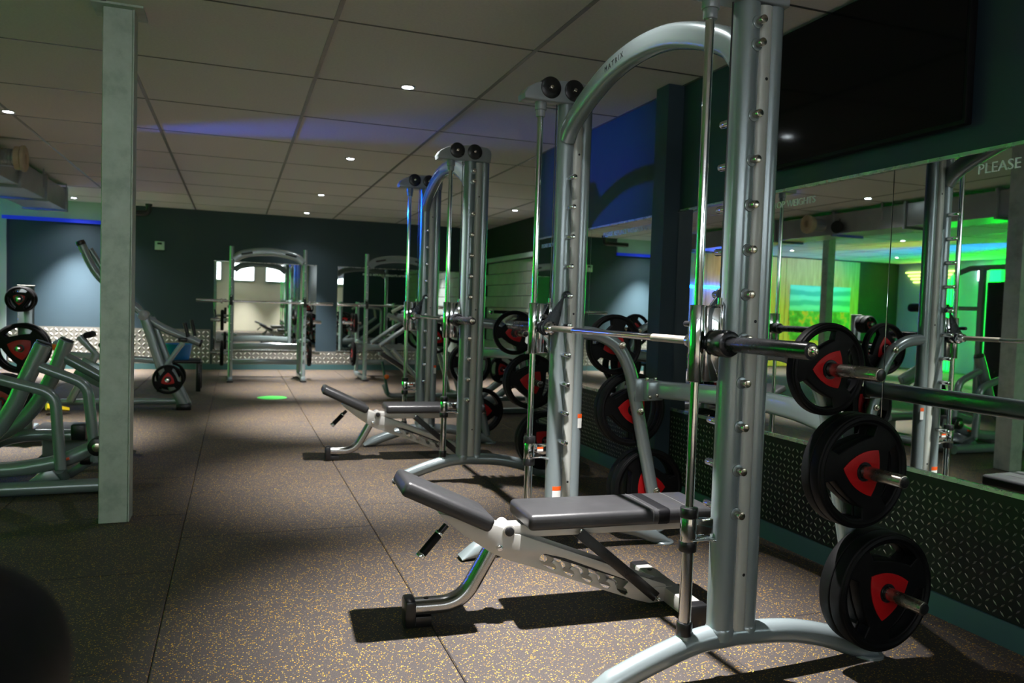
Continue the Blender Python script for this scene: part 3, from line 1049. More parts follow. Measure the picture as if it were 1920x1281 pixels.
    for s in (-1, 1):
        B().cyl((u, s * 0.36, z), (u, s * 0.63, z), 0.0146, 22).obj('knurled_grip', 'knurl', br)
        sl = B().cyl((u, s * 0.84, z), (u, s * 1.215, z), 0.0255, 26, bev=0.003)
        sl.cyl((u, s * 0.765, z), (u, s * 0.845, z), 0.0455, 28, bev=0.012)
        slo = sl.obj('bar_sleeve', 'sleeve', t)
        B().cyl((u, s * 1.213, z), (u, s * 1.219, z), 0.017, 18, bev=0.002).cyl((u, s * 1.217, z), (u, s * 1.233, z), 0.0095, 14, bev=0.002).obj('end_bolt', 'bolt', slo)
        cl = B()
        cl.lathe((u, s * 0.60, z), (0, s, 0), [(0, 0.016), (0.005, 0.024), (0.03, 0.026), (0.035, 0.034), (0.05, 0.034), (0.055, 0.024), (0.075, 0.024), (0.08, 0.032), (0.095, 0.032), (0.10, 0.02)], 24)
        cl.obj('bar_collar', 'chrome', br)
        B().cyl((u - 0.03, s * 0.62, z + 0.06), (u - 0.03, s * 0.67, z + 0.06), 0.010, 12, bev=0.003).obj('hook_pin', 'black', br)
        hk = []
        for k in range(9):
            a = R(-20 + 27.5 * k)
            hk.append((0.004 + 0.026 * math.cos(a), 1.354 + 0.026 * math.sin(a)))
        hk += [(-0.125, 1.215), (-0.130, 1.175), (-0.110, 1.150), (-0.075, 1.150), (-0.045, 1.180), (-0.030, 1.24), (-0.018, 1.31), (-0.012, 1.342)]
        me = outline_mesh('safety_hook', [hk], 0.005, 'darksteel', 0.0015)
        me.transform(Matrix.Rotation(R(90), 4, 'X'))
        link('safety_hook', me, br, (0, s * 0.655, 0))
    return t


smith1 = build_smith()
smith2 = copy_tree(smith1)
tag(smith1, 'large silver smith machine in front of the mirror, over the near bench', 'weight machine', 'smith machines')
tag(smith2, 'second silver smith machine further back, over the middle bench', 'weight machine', 'smith machines')
smith1.location, smith1.rotation_euler = (1.605, 2.97, 0), (0, 0, R(0.9))
smith2.location, smith2.rotation_euler = (1.600, 6.16, 0), (0, 0, R(-0.6))
bpy.context.view_layer.update()


def load_smith(sm, where):
    rot = sm.matrix_world
    for s in (-1, 1):
        side = 'near side' if s < 0 else 'far side'
        rolls = {0: 0.0, 1: R(-10), 2: R(-42)} if s < 0 else {0: R(100), 1: R(8), 2: R(60)}
        for k, (u, z) in enumerate(HORNS):
            size = ('s', 'm', 'l')[k]
            th = PLATES[size][3]
            cnt = 1 if k == 0 else 2
            for q in range(cnt):
                off = 0.045 + th / 2 + q * (th + 0.002)
                # plate z axis points outwards (s*v); x axis along +u so that corners match
                zx = Vector((0, s, 0))
                xx = Vector((1, 0, 0))
                yy = zx.cross(xx)
                mt = rot @ mtx_axes((u, s * (0.73 + off), z - 0.0), xx, yy, zx)
                lv = ('top', 'middle', 'lowest')[k]
                pos = '' if cnt == 1 else (', inner' if q == 0 else ', outer')
                lab = 'black %s plate, red centre, on %s horn, %s of %s%s' % (('small', 'medium', 'large')[k], lv, side, where, pos)
                plate(size, mt, rolls[k] + q * 0.02, lab, 'plates stored on the smith machines')


load_smith(smith1, 'front smith machine')
load_smith(smith2, 'second smith machine')


# ================================================================== adjustable bench
def build_bench():
    t = thing('weight_bench', '', 'bench')
    # curved front leg
    leg = fillet([(0.03, 0, 0.076), (0.225, 0, 0.076), (0.375, 0, 0.345)], [0.16], 9)
    B().sweep(leg, (0.042, 0.031), 20, p=2.6).obj('front_leg', 'legsteel', t)
    fc = B().box((0.012, 0, 0.058), (0.046, 0.100, 0.110), 0.012)
    fc.box((0.055, 0, 0.022), (0.09, 0.07, 0.044), 0.004)
    fc.obj('rubber_foot', 'black', t)
    B().cyl((0.08, 0, 0.106), (0.08, 0, 0.109), 0.010, 14).obj('hole_shade_disc', 'black', t)  # black disc laid on for the dark inside a hole
    # slotted side plates
    out = [(0.118, 0.462), (0.122, 0.448), (0.215, 0.372), (0.325, 0.296), (0.392, 0.262), (0.60, 0.190), (0.84, 0.098), (0.985, 0.046), (1.050, 0.028), (1.13, 0.032), (1.150, 0.062), (1.12, 0.106), (1.04, 0.134), (0.845, 0.212), (0.61, 0.300), (0.455, 0.358), (0.42, 0.365), (0.345, 0.395), (0.30, 0.406)]
    slot = []
    for i in range(9):      # rounded first end of the ladder slot
        a = R(60 + 22 * i)
        slot.append((0.560 + 0.022 * math.cos(a), 0.252 + 0.022 * math.sin(a)))
    x, z = 0.600, 0.214
    for i in range(5):
        slot += [(x - 0.018, z - 0.004), (x + 0.002, z - 0.013), (x + 0.012, z - 0.004), (x + 0.007, z + 0.010), (x - 0.010, z + 0.022), (x + 0.002, z + 0.031), (x + 0.032, z + 0.018), (x + 0.045, z - 0.018)]
        x += 0.083
        z -= 0.0325
    slot = slot[:-3]
    slot += [(0.945, 0.128), (0.925, 0.142)]
    for i in range(6):
        f = (i + 1) / 7
        slot.append((0.925 + (0.60 - 0.925) * f, 0.142 + (0.270 - 0.142) * f))
    sp = outline_mesh('side_plate', [out, slot], 0.003, 'steel', 0.0008)
    sp.transform(Matrix.Rotation(R(90), 4, 'X'))
    for s in (-1, 1):
        link('side_plate', sp, t, (0, s * 0.052, 0))
    # inner spine between the plates
    B().sweep([(0.25, 0, 0.372), (0.45, 0, 0.318), (1.10, 0, 0.085)], (0.047, 0.014), 12, p=4).obj('spine', 'darksteel', t)
    B().box((0.345, 0, 0.352), (0.075, 0.110, 0.100), 0.006, rot=(0, R(20), 0)).obj('pivot_block', 'steel', t)
    for (x, z, r) in ((0.365, 0.312, 0.013), (0.72, 0.361, 0.011)):
        b = B().cyl((x, -0.050, z), (x, -0.066, z), r, 14, bev=0.003).cyl((x, 0.050, z), (x, 0.066, z), r, 14, bev=0.003)
        b.obj('bolt', 'chrome', t)
    B().cyl((0.402, -0.075, 0.378), (0.402, 0.075, 0.378), 0.019, 18, bev=0.004).obj('pivot_cap', 'black', t)
    B().cyl((0.402, -0.062, 0.378), (0.402, 0.062, 0.378), 0.026, 18, bev=0.003).obj('pivot_tube', 'steel', t)
    # back pad, its rail and strap
    pad = B().box((0.875, 0, 0.428), (0.83, 0.29, 0.066), 0.020, seg=4)
    po = pad.obj('back_pad', 'vinyl', t)
    for x in (1.005, 1.175):
        st = B().sweep([(x, -0.1455, 0.405), (x, -0.146, 0.445), (x, -0.135, 0.4605), (x, -0.06, 0.462), (x, 0.06, 0.462), (x, 0.135, 0.4605), (x, 0.146, 0.445)], (0.0022, 0.0016), 6, ref=(1, 0, 0))
        st.obj('seam', 'thread', po)
    B().box((0.840, 0, 0.368), (0.87, 0.075, 0.056), 0.006).obj('pad_rail', 'steel', t)
    B().box((1.055, 0, 0.4285), (0.075, 0.2925, 0.0675), 0.019, seg=4).obj('strap', 'matblack', t)
    # seat pad sloping up to the head end
    c, s_ = Vector((0.138, 0, 0.503)), None
    ang = math.atan2(0.605 - 0.435, 0.365)
    B().box(c, (0.395, 0.265, 0.062), 0.020, rot=(0, ang, 0), seg=4).obj('seat_pad', 'vinyl', t)
    B().box((0.225, 0, 0.422), (0.23, 0.085, 0.030), 0.004, rot=(0, ang, 0)).obj('seat_bracket', 'steel', t)
    # strut of the ladder
    for s in (-1, 1):
        B().box(((0.71 + 1.075) / 2, s * 0.0625, (0.355 + 0.055) / 2), (0.475, 0.010, 0.046), 0.003, rot=(0, math.atan2(0.30, 0.365), 0)).obj('strut', 'black', t)
    B().cyl((1.07, -0.100, 0.058), (1.07, 0.100, 0.058), 0.0085, 12, bev=0.002).obj('ladder_pin', 'chrome', t)
    # rear foot
    B().box((1.155, 0, 0.060), (0.075, 0.48, 0.068), 0.008).obj('rear_foot', 'steel', t)
    B().box((1.10, 0, 0.074), (0.12, 0.12, 0.050), 0.010).obj('foot_socket', 'steel', t)
    for s in (-1, 1):
        B().box((1.155, s * 0.258, 0.049), (0.084, 0.060, 0.096), 0.010).obj('rubber_foot', 'black', t)
        B().cyl((1.155, s * 0.16, 0.0945), (1.155, s * 0.16, 0.0965), 0.011, 14).obj('hole_shade_disc', 'black', t)  # black disc in place of a hole's dark inside
        B().cyl((1.212, s * 0.190, 0.042), (1.212, s * 0.235, 0.042), 0.030, 20, bev=0.006).obj('wheel', 'rubber', t)
    # grip under the seat
    a, b = Vector((0.150, -0.02, 0.405)), Vector((0.040, -0.055, 0.295))
    d = b - a
    g = B().cyl(a, a + d * 0.98, 0.013, 14)
    go = g.obj('carry_grip', 'black', t)
    B().cyl(a + d * 0.30, a + d * 0.92, 0.0175, 16, bev=0.003).obj('grip_sleeve', 'rubber', go)
    B().cyl(a + d * 0.24, a + d * 0.31, 0.0195, 16, bev=0.002).obj('grip_ring', 'chrome', go)
    B().cyl(a + d * 0.91, a + d * 1.03, 0.0195, 16, bev=0.003).obj('grip_ring', 'chrome', go)
    return t


bench1 = build_bench()
bench2 = copy_tree(bench1)
tag(bench1, 'black padded steel bench standing under the front smith machine', 'bench', 'adjustable benches')
tag(bench2, 'black padded steel bench standing under the second smith machine', 'bench', 'adjustable benches')
bench1.location, bench1.rotation_euler = (0.660, 2.975, 0), (0, 0, R(-3))
bench2.location, bench2.rotation_euler = (0.712, 6.335, 0), (0, 0, R(-3))


# ================================================================== half racks at the back wall
def build_rack():
    t = thing('half_rack', '', 'rack')
    W = 0.55
    for s in (-1, 1):
        B().sweep([(s * W, 0, 0.015), (s * W, 0, 2.105)], (0.035, 0.042), 20, ref=(1, 0, 0), p=2.3).obj('front_upright', 'silver', t)
        B().sweep([(s * W, 0.95, 0.015), (s * W, 0.95, 1.31)], (0.035, 0.042), 20, ref=(1, 0, 0), p=2.3).obj('rear_upright', 'silver', t)
        B().box((s * W, 0.47, 0.045), (0.070, 1.05, 0.075), 0.012).obj('base_rail', 'silver', t)
        B().box((s * W, 0.47, 1.26), (0.050, 0.92, 0.070), 0.010).obj('top_rail', 'silver', t)
        B().box((s * W, 0.47, 0.62), (0.050, 0.92, 0.060), 0.010).obj('side_rail', 'silver', t)
        B().box((s * W, -0.05, 0.012), (0.09, 0.16, 0.024), 0.006).obj('foot_plate', 'black', t)
        for z in [0.35 + 0.14 * k for k in range(12)]:
            B().cyl((s * W, -0.038, z), (s * W, -0.062, z), 0.011, 10, bev=0.003).obj('peg', 'chrome', t)
        hk = B().box((s * W, -0.075, 1.225), (0.045, 0.080, 0.030), 0.006).box((s * W, -0.115, 1.255), (0.045, 0.016, 0.075), 0.005).box((s * W, -0.045, 1.27), (0.05, 0.018, 0.16), 0.005)
        hk.obj('bar_hook', 'black', t)
        for (y, z) in ((0.30, 0.95), (0.62, 0.95), (0.45, 0.42)):
            B().cyl((s * (W + 0.03), y, z), (s * (W + 0.30), y, z), 0.024, 14, bev=0.004).obj('plate_horn', 'chrome', t)
    arc = spline([(-0.52, 0, 1.90), (-0.40, 0, 1.985), (-0.2, 0, 2.03), (0, 0, 2.045), (0.2, 0, 2.03), (0.40, 0, 1.985), (0.52, 0, 1.90)], 5)
    B().sweep(arc, (0.045, 0.062), 16, p=4).obj('top_arch', 'silver', t)
    for s in (-1, 1):
        B().box((s * 0.33, -0.047, 2.003), (0.17, 0.006, 0.030), 0.002, rot=(0, s * R(12), 0)).obj('slot_shade_strip', 'black', t)  # black strip laid on the arch for the dark of a slot
    bow = spline([(-0.52, 0.95, 0.50), (0, 0.90, 0.515), (0.52, 0.95, 0.50)], 6)
    B().sweep(bow, (0.03, 0.055), 12, p=4).obj('rear_crossbar', 'silver', t)
    bow = spline([(-0.52, 0.95, 0.24), (0, 0.90, 0.25), (0.52, 0.95, 0.24)], 6)
    B().sweep(bow, (0.03, 0.045), 12, p=4).obj('rear_crossbar', 'silver', t)
    return t


def barbell(loc, label):
    t = thing('barbell', label, 'barbell', loc, 0, 'barbells resting on the half racks')
    B().cyl((-0.66, 0, 0), (0.66, 0, 0), 0.0145, 14).obj('bar_shaft', 'chrome', t)
    for s in (-1, 1):
        B().cyl((s * 0.66, 0, 0), (s * 1.02, 0, 0), 0.025, 16, bev=0.004).obj('bar_sleeve', 'chrome', t)
        B().cyl((s * 0.64, 0, 0), (s * 0.672, 0, 0), 0.037, 16, bev=0.004).obj('bar_collar', 'chrome', t)
    return t


rack1 = build_rack()
rack2 = copy_tree(rack1)
tag(rack1, 'silver half rack in the middle of the back wall, before the lit mirror', 'rack', 'half racks along the back wall')
tag(rack2, 'silver half rack at the back wall partly hidden by the second smith machine', 'rack', 'half racks along the back wall')
rack1.location = (0.485, 12.70, 0)
rack2.location = (2.59, 12.85, 0)
barbell((0.455, 12.622, 1.2555), 'long steel barbell on the hooks of the middle half rack')
barbell((2.575, 12.772, 1.2555), 'long steel barbell on the hooks of the partly hidden half rack')
for (rk, nm) in ((rack1, 'middle'), (rack2, 'partly hidden')):
    for s in (-1, 1):
        for k, (y, z, size) in enumerate(((0.30, 0.95, 's'), (0.62, 0.95, 's'), (0.45, 0.42, 'm'))):
            if (rk is rack1 and k == 1 and s < 0):
                continue
            p = Vector(rk.location) + Vector((s * 0.68, y, z))
            zx, yy = Vector((s, 0, 0)), Vector((0, 0, 1))
            xx = yy.cross(zx)
            plate(size, mtx_axes(p, xx, yy, zx), 0.4 * k, 'black plate on %s horn, %s side of the %s half rack' % (('upper front', 'upper rear', 'lower')[k], 'left' if s < 0 else 'right', nm), 'plates stored on the half racks')

# ================================================================== second bench press machine behind the second smith machine
cp = thing('incline_press_machine', 'grey plate-loaded incline press with black pad between half rack and second smith machine', 'weight machine', (2.2, 10.35, 0))
B().sweep(fillet([(-0.30, -0.05, 0.20), (-0.24, -0.05, 0.05), (0.75, -0.05, 0.05)], 0.1), (0.05, 0.032), 14, p=3).obj('base_tube', 'silver', cp)
B().sweep([(0.75, -0.35, 0.045), (0.75, 0.40, 0.045)], (0.04, 0.035), 12, ref=(0, 0, 1), p=3).obj('rear_foot', 'silver', cp)
B().sweep([(-0.345, -0.12, 0.52), (-0.30, -0.12, 0.30), (-0.25, -0.12, 0.07)], 0.018, 10).obj('seat_post', 'gp', cp)
B().lathe((-0.29, -0.15, 0.32), (0, -1, 0), [(0, 0.010), (0.01, 0.030), (0.04, 0.032), (0.05, 0.018)], 14).obj('adjuster_knob', 'foil', cp)
B().box((-0.06, -0.05, 0.435), (0.72, 0.27, 0.060), 0.018, rot=(0, R(32), 0), seg=3).obj('back_pad', 'vinyl', cp)
B().box((-0.30, -0.05, 0.585), (0.10, 0.24, 0.05), 0.015, rot=(0, R(32), 0)).obj('head_pad', 'vinyl', cp)
for s in (-1, 1):
    B().sweep(fillet([(0.70, s * 0.30, 0.06), (0.55, s * 0.30, 0.60), (0.05, s * 0.34, 1.02), (-0.20, s * 0.34, 1.14)], 0.2), 0.034, 14).obj('frame_tube', 'silver', cp)
    B().sweep([(-0.42, s * 0.34, 0.74), (0.12, s * 0.34, 1.12)], 0.030, 14).obj('lever_arm', 'silver', cp)
    B().sweep([(-0.16, s * 0.34 - 0.10, 1.18), (-0.02, s * 0.34 - 0.10, 1.26)], 0.022, 12).obj('handle_grip', 'paper', cp)
    B().sweep([(0.10, s * 0.34, 0.30), (-0.26, s * 0.36, 0.70)], 0.030, 12).obj('brace', 'silver', cp)
    B().cyl((0.30, s * 0.36, 0.86), (0.30, s * 0.62, 0.86), 0.024, 14, bev=0.004).obj('plate_horn', 'chrome', cp)
for s in (-1, 1):
    plate('m', mtx_axes((2.5, 10.35 + s * 0.46, 0.86), (1, 0, 0), Vector((0, s, 0)).cross(Vector((1, 0, 0))), (0, s, 0)), 0.5, 'black plate with red centre on %s horn of the incline press machine' % ('near' if s < 0 else 'far'), 'plates on the incline press')

# ================================================================== row machine beyond the second smith machine, by the block wall
rm = thing('chest_row_machine', 'grey plate-loaded row machine with slanting tubes beside the block wall', 'weight machine', (3.3, 8.75, 0))
B().sweep(fillet([(-0.55, 0, 0.04), (0.75, 0, 0.04)], 0.1), (0.045, 0.035), 12, p=3).obj('base_tube', 'silver', rm)
B().sweep([(0.72, -0.45, 0.04), (0.72, 0.45, 0.04)], (0.035, 0.035), 12, ref=(0, 0, 1), p=3).obj('rear_foot', 'silver', rm)
B().sweep([(-0.52, -0.35, 0.04), (-0.52, 0.35, 0.04)], (0.035, 0.035), 12, ref=(0, 0, 1), p=3).obj('front_foot', 'silver', rm)
B().sweep([(-0.62, -0.14, 0.20), (0.35, -0.14, 0.90)], 0.042, 14).obj('slanting_tube', 'silver', rm)
B().sweep([(-0.40, 0.12, 0.10), (0.45, 0.12, 0.75)], 0.042, 14).obj('slanting_tube', 'silver', rm)
B().sweep(fillet([(0.35, -0.14, 0.88), (0.30, -0.14, 1.18), (-0.15, -0.14, 1.23), (-0.30, -0.14, 1.12)], 0.12), 0.028, 14).obj('handle_arm', 'cover', rm)
B().sweep(fillet([(0.45, 0.12, 0.04), (0.45, 0.12, 1.15), (-0.25, 0.12, 1.22)], 0.12), 0.036, 14).obj('post', 'silver', rm)
B().cyl((-0.42, -0.10, 1.235), (-0.22, -0.10, 1.235), 0.020, 14, bev=0.004).obj('handle_grip', 'rubber', rm)
B().lathe((-0.44, -0.10, 1.235), (-1, 0, 0), [(0, 0.015), (0.005, 0.032), (0.03, 0.032), (0.04, 0.015)], 14).obj('knob', 'chrome', rm)
B().box((0.02, 0, 0.36), (0.42, 0.30, 0.065), 0.02, seg=3).obj('seat_pad', 'vinyl', rm)
B().box((-0.10, -0.02, 0.19), (0.9, 0.09, 0.05), 0.01).obj('seat_beam', 'silver', rm)
B().cyl((-0.36, -0.18, 0.57), (-0.36, -0.46, 0.57), 0.024, 14, bev=0.004).obj('plate_horn', 'chrome', rm)
B().sweep([(-0.36, -0.15, 0.36), (-0.36, -0.15, 0.60)], 0.03, 12).obj('horn_bracket', 'silver', rm)
plate('s', mtx_axes((2.94, 8.75 - 0.30, 0.57), (1, 0, 0), (0, 0, 1), (0, -1, 0)), 1.0, 'small black plate with red centre on the row machine by the block wall', 'plates on the row machine')

# ================================================================== lever machine behind the galvanised column
lv = thing('lever_row_machine', 'grey lever row machine with a long sloping arm behind the galvanised column', 'weight machine', (-1.0, 9.6, 0))
lev = spline([(-0.62, 0, 1.86), (-0.43, 0, 1.49), (-0.07, 0, 1.17), (0.065, 0, 1.04), (0.26, 0, 0.915), (0.62, 0, 0.765)], 6)
B().sweep(lev, 0.045, 16).obj('lever_arm', 'silver', lv)
B().sweep([(-0.53, 0.06, 1.79), (-0.36, 0.06, 1.50), (-0.10, 0.06, 1.24)], 0.030, 12).obj('side_tube', 'silver', lv)
B().cyl((-0.625, 0, 1.87), (-0.60, 0, 1.82), 0.048, 16, bev=0.01).obj('end_cap', 'black', lv)
B().cyl((0.615, 0, 0.767), (0.645, 0, 0.757), 0.048, 16, bev=0.01).obj('end_cap', 'black', lv)
B().sweep([(0.03, -0.06, 1.08), (0.21, -0.06, 0.49), (0.46, -0.06, 0.05)], (0.045, 0.050), 14, p=4).obj('front_post', 'silver', lv)
B().sweep([(0.10, 0.06, 1.05), (0.30, 0.06, 0.47), (0.50, 0.06, 0.05)], (0.035, 0.040), 14, p=4).obj('rear_post', 'silver', lv)
B().cyl((0.03, -0.13, 1.07), (0.03, 0.09, 1.07), 0.055, 18, bev=0.008).obj('pivot_housing', 'head', lv)
B().sweep([(0.44, -0.06, 0.77), (0.23, -0.06, 0.45)], (0.028, 0.028), 12, p=4).obj('brace', 'silver', lv)
B().box((0.44, -0.05, 0.80), (0.10, 0.07, 0.05), 0.01).obj('rest_block', 'black', lv)
B().sweep(fillet([(0.50, -0.14, 0.84), (0.46, -0.14, 1.00)], 0.03), 0.022, 12).obj('handle_grip', 'black', lv)
B().sweep(fillet([(0.56, 0.10, 0.84), (0.52, 0.10, 1.03)], 0.03), 0.020, 12).obj('handle_grip', 'black', lv)
B().box((0.46, -0.06, 0.035), (0.16, 0.16, 0.07), 0.01).obj('foot_block', 'black', lv)
B().sweep([(-1.0, 0.05, 0.085), (0.42, 0.05, 0.085)], (0.04, 0.035), 12, p=4).obj('base_tube', 'silver', lv)
B().sweep([(-1.0, -0.35, 0.045), (-1.0, 0.45, 0.045)], (0.04, 0.04), 12, ref=(0, 0, 1), p=4).obj('rear_foot', 'silver', lv)
B().sweep([(-0.75, 0, 0.62), (0.14, 0, 0.56)], (0.03, 0.035), 12, p=4).obj('seat_beam', 'silver', lv)
B().sweep([(-0.70, 0, 0.10), (-0.45, 0, 0.62), (-0.62, 0, 0.82)], (0.04, 0.04), 12, p=4).obj('seat_post', 'silver', lv)
B().cyl((-0.50, -0.30, 0.845), (-0.50, 0.10, 0.845), 0.035, 16, bev=0.01).obj('roller_pad', 'rubber', lv)
B().cyl((-0.36, -0.30, 0.74), (-0.36, 0.10, 0.74), 0.030, 16, bev=0.01).obj('roller_pad', 'rubber', lv)
B().box((-0.78, 0, 0.72), (0.14, 0.10, 0.16), 0.02, rot=(0, R(-35), 0)).obj('adjuster', 'head', lv)
B().lathe((-0.84, -0.05, 0.70), (-0.4, -1, 0), [(0, 0.012), (0.01, 0.034), (0.04, 0.034), (0.05, 0.016)], 14).obj('adjuster_knob', 'foil', lv)
B().sweep([(-0.66, -0.30, 0.05), (-0.86, -0.36, 0.09)], [(0.05, 0.02), (0.09, 0.035)], 12).obj('foot_pedal', 'yellow', lv)
B().cyl((0.30, -0.09, 0.36), (0.30, -0.32, 0.36), 0.024, 14, bev=0.004).obj('plate_horn', 'chrome', lv)
B().cyl((0.30, 0.06, 0.36), (0.30, 0.36, 0.36), 0.024, 14, bev=0.004).obj('plate_horn', 'chrome', lv)
plate('s', mtx_axes((-0.70, 9.6 - 0.20, 0.36), (1, 0, 0), (0, 0, 1), (0, -1, 0)), 2.6, 'small black plate with red centre on the near side of the lever machine', 'plates on the lever machine')
plate('s', mtx_axes((-0.70, 9.6 + 0.22, 0.36), (1, 0, 0), (0, 0, -1), (0, 1, 0)), 0.6, 'small black plate on the far side of the lever machine', 'plates on the lever machine')

# ================================================================== seated leg machine at the left
lm = thing('leg_press_machine', 'grey tubular plate-loaded leg machine low beside the galvanised column', 'weight machine', (-1.2, 5.75, 0))
ox, oy = -1.2, 5.75
def L(x, z, y=5.6):
    return (x - ox, y - oy, z)
B().sweep(spline([L(-1.145, 0.955), L(-1.25, 0.705), L(-1.33, 0.52), L(-1.47, 0.34), L(-1.75, 0.24)], 6), 0.050, 18).obj('main_tube', 'silver', lm)
B().sweep(spline([L(-1.125, 0.945, 6.2), L(-1.225, 0.66, 6.2), L(-1.37, 0.415, 6.2), L(-1.55, 0.28, 6.2), L(-1.8, 0.22, 6.2)], 6), 0.050, 18).obj('main_tube', 'silver', lm)
for y, x, z in ((5.6, -1.142, 0.962), (6.2, -1.122, 0.952)):
    B().cyl(L(x, z, y), L(x + 0.004, z + 0.010, y), 0.047, 18, bev=0.004).obj('tube_cap', 'black', lm)
B().sweep(fillet([L(-1.18, 0.82), L(-0.895, 0.700), L(-0.842, 0.20)], [0.13], 8), 0.034, 16).obj('handle_tube', 'silver', lm)
B().sweep(fillet([L(-1.60, 0.80, 5.5), L(-1.40, 0.755, 5.5), L(-1.06, 0.655, 5.5), L(-1.025, 0.17, 5.5)], [0.1, 0.13], 8), 0.034, 16).obj('handle_tube', 'silver', lm)
B().sweep(fillet([L(-1.13, 0.83, 6.2), L(-0.90, 0.69, 6.2), L(-0.80, 0.655, 6.2)], 0.1), 0.040, 16).obj('upper_link', 'silver', lm)
B().box(L(-0.92, 0.70, 6.2), (0.30, 0.03, 0.15), 0.01, rot=(0, R(28), 0)).obj('link_plate', 'silver', lm)
B().sweep(spline([L(-1.75, 0.165), L(-1.38, 0.160), L(-1.20, 0.176), L(-1.02, 0.214), L(-0.80, 0.315)], 6), 0.048, 18).obj('lower_beam', 'silver', lm)
B().sweep(spline([L(-1.80, 0.09, 6.4), L(-1.5, 0.235, 6.4), L(-1.1, 0.245, 6.4), L(-0.86, 0.24, 6.4)], 6), 0.046, 16).obj('rear_beam', 'silver', lm)
B().sweep([L(-1.85, 0.048, 5.52), L(-0.73, 0.048, 5.56)], (0.045, 0.045), 16).obj('floor_tube', 'silver', lm)
B().sweep([L(-0.765, 0.05, 5.5), L(-0.765, 0.05, 6.2)], (0.045, 0.045), 14, ref=(0, 0, 1)).obj('floor_tube', 'silver', lm)
B().sweep([L(-1.80, 0.05, 5.4), L(-1.80, 0.05, 6.5)], (0.045, 0.045), 14, ref=(0, 0, 1)).obj('floor_tube', 'silver', lm)
B().sweep([L(-0.73, 0.05, 5.6), L(-0.80, 0.33, 5.6)], (0.04, 0.045), 12, p=4).obj('pivot_post', 'silver', lm)
pv = B().cyl(L(-0.82, 0.305, 5.50), L(-0.82, 0.305, 5.70), 0.060, 20, bev=0.01).obj('pivot_bearing', 'black', lm)
B().cyl(L(-0.82, 0.305, 5.485), L(-0.82, 0.305, 5.50), 0.030, 16, bev=0.004).obj('pivot_bolt', 'bolt', pv)
B().box(L(-1.14, 0.075, 5.75), (0.16, 0.28, 0.11), 0.015, rot=(0, R(-38), 0)).obj('foot_plate', 'silver', lm)
B().sweep(fillet([L(-1.05, 0.05, 5.9), L(-0.94, 0.13, 5.9), L(-0.80, 0.15, 5.9)], 0.05), 0.030, 14).obj('foot_link', 'silver', lm)
B().sweep([L(-1.03, 0.17, 5.5), L(-1.02, 0.10, 5.6)], 0.03, 12).obj('post_stub', 'silver', lm)
B().box(L(-0.99, 0.345, 5.9), (0.09, 0.09, 0.11), 0.01).obj('clamp', 'black', lm)
B().box(L(-0.94, 0.16, 5.85), (0.07, 0.06, 0.06), 0.01).obj('clamp', 'black', lm)
B().box(L(-1.02, 0.221, 5.55), (0.070, 0.012, 0.016), 0.001, rot=(0, R(-14), 0)).obj('orange_band', 'orange', lm)
B().box(L(-1.15, 0.20, 6.9), (0.62, 0.42, 0.075), 0.02, seg=3).obj('seat_pad', 'vinyl', lm)
B().box(L(-1.15, 0.09, 6.9), (0.5, 0.2, 0.16), 0.02).obj('seat_base', 'head', lm)
B().box(L(-0.88, 0.21, 6.9), (0.20, 0.12, 0.05), 0.02, rot=(0, R(-22), 0), seg=3).obj('side_handle', 'cover', lm)
B().cyl(L(-1.60, 0.48, 6.45), L(-1.60, 0.48, 6.80), 0.024, 14, bev=0.004).obj('plate_horn', 'chrome', lm)
B().sweep([L(-1.60, 0.22, 6.42), L(-1.60, 0.50, 6.42)], 0.03, 12).obj('horn_post', 'silver', lm)
for k in range(2):
    plate('m', mtx_axes((-1.60, 6.53 + 0.06 * k, 0.48), (1, 0, 0), (0, 0, 1), (0, -1, 0)), 0.9, 'black plate with red centre low on the leg machine, %s of two' % ('front' if k == 0 else 'rear'), 'plates on the leg machine')

# plate tree at the left with two small and two larger plates
tx, ty = -1.74, 7.75
pt = thing('plate_tree', 'silver upright plate tree holding four black plates at the left edge', 'rack', (tx, ty, 0))
B().box((0, 0.10, 0.68), (0.120, 0.060, 1.32), 0.012).obj('post', 'silver', pt)
B().box((0, 0.10, 1.343), (0.126, 0.066, 0.010), 0.003).obj('post_cap', 'cover', pt)
B().sweep([(-0.35, 0.10, 0.035), (0.35, 0.10, 0.035)], (0.035, 0.035), 12, p=4).obj('foot', 'silver', pt)
B().sweep([(0, -0.25, 0.035), (0, 0.45, 0.035)], (0.035, 0.035), 12, ref=(0, 0, 1), p=4).obj('foot', 'silver', pt)
for z in (1.225, 0.80):
    B().cyl((0, 0.08, z), (0, -0.19, z), 0.0235, 16, bev=0.004).obj('plate_horn', 'chrome', pt)
for k in range(2):
    plate('xs', mtx_axes((tx, ty - 0.02 - 0.09 * k, 1.225), (1, 0, 0), (0, 0, 1), (0, -1, 0)), 1.57, 'little black plate near the top of the plate tree, %s one' % ('rear' if k == 0 else 'front'), 'plates on the plate tree')
    plate('l', mtx_axes((tx, ty + 0.02 - 0.09 * k, 0.80), (1, 0, 0), (0, 0, 1), (0, -1, 0)), -0.35, 'big black plate with red centre low on the plate tree, %s one' % ('rear' if k == 0 else 'front'), 'plates on the plate tree')


# ================================================================== column, ducts and small fixtures
for k, (x, y, lab) in enumerate([(-0.630, 4.842, ''), (-4.0, 10.9, '')]):
    cb = B().box((0, 0, 1.43), (0.150, 0.135, 2.86), 0.004, seg=1)
    c = cb.obj('steel_column', 'galv', None, (x, y, 0))
    c['kind'] = 'structure'
    B().box((0, 0, CEIL - 0.006), (0.26, 0.24, 0.012)).obj('head_plate', 'galv', c)
    B().box((0.079, 0, 1.43), (0.008, 0.150, 2.85), 0.001, seg=1).obj('edge_flange', 'galv', c)

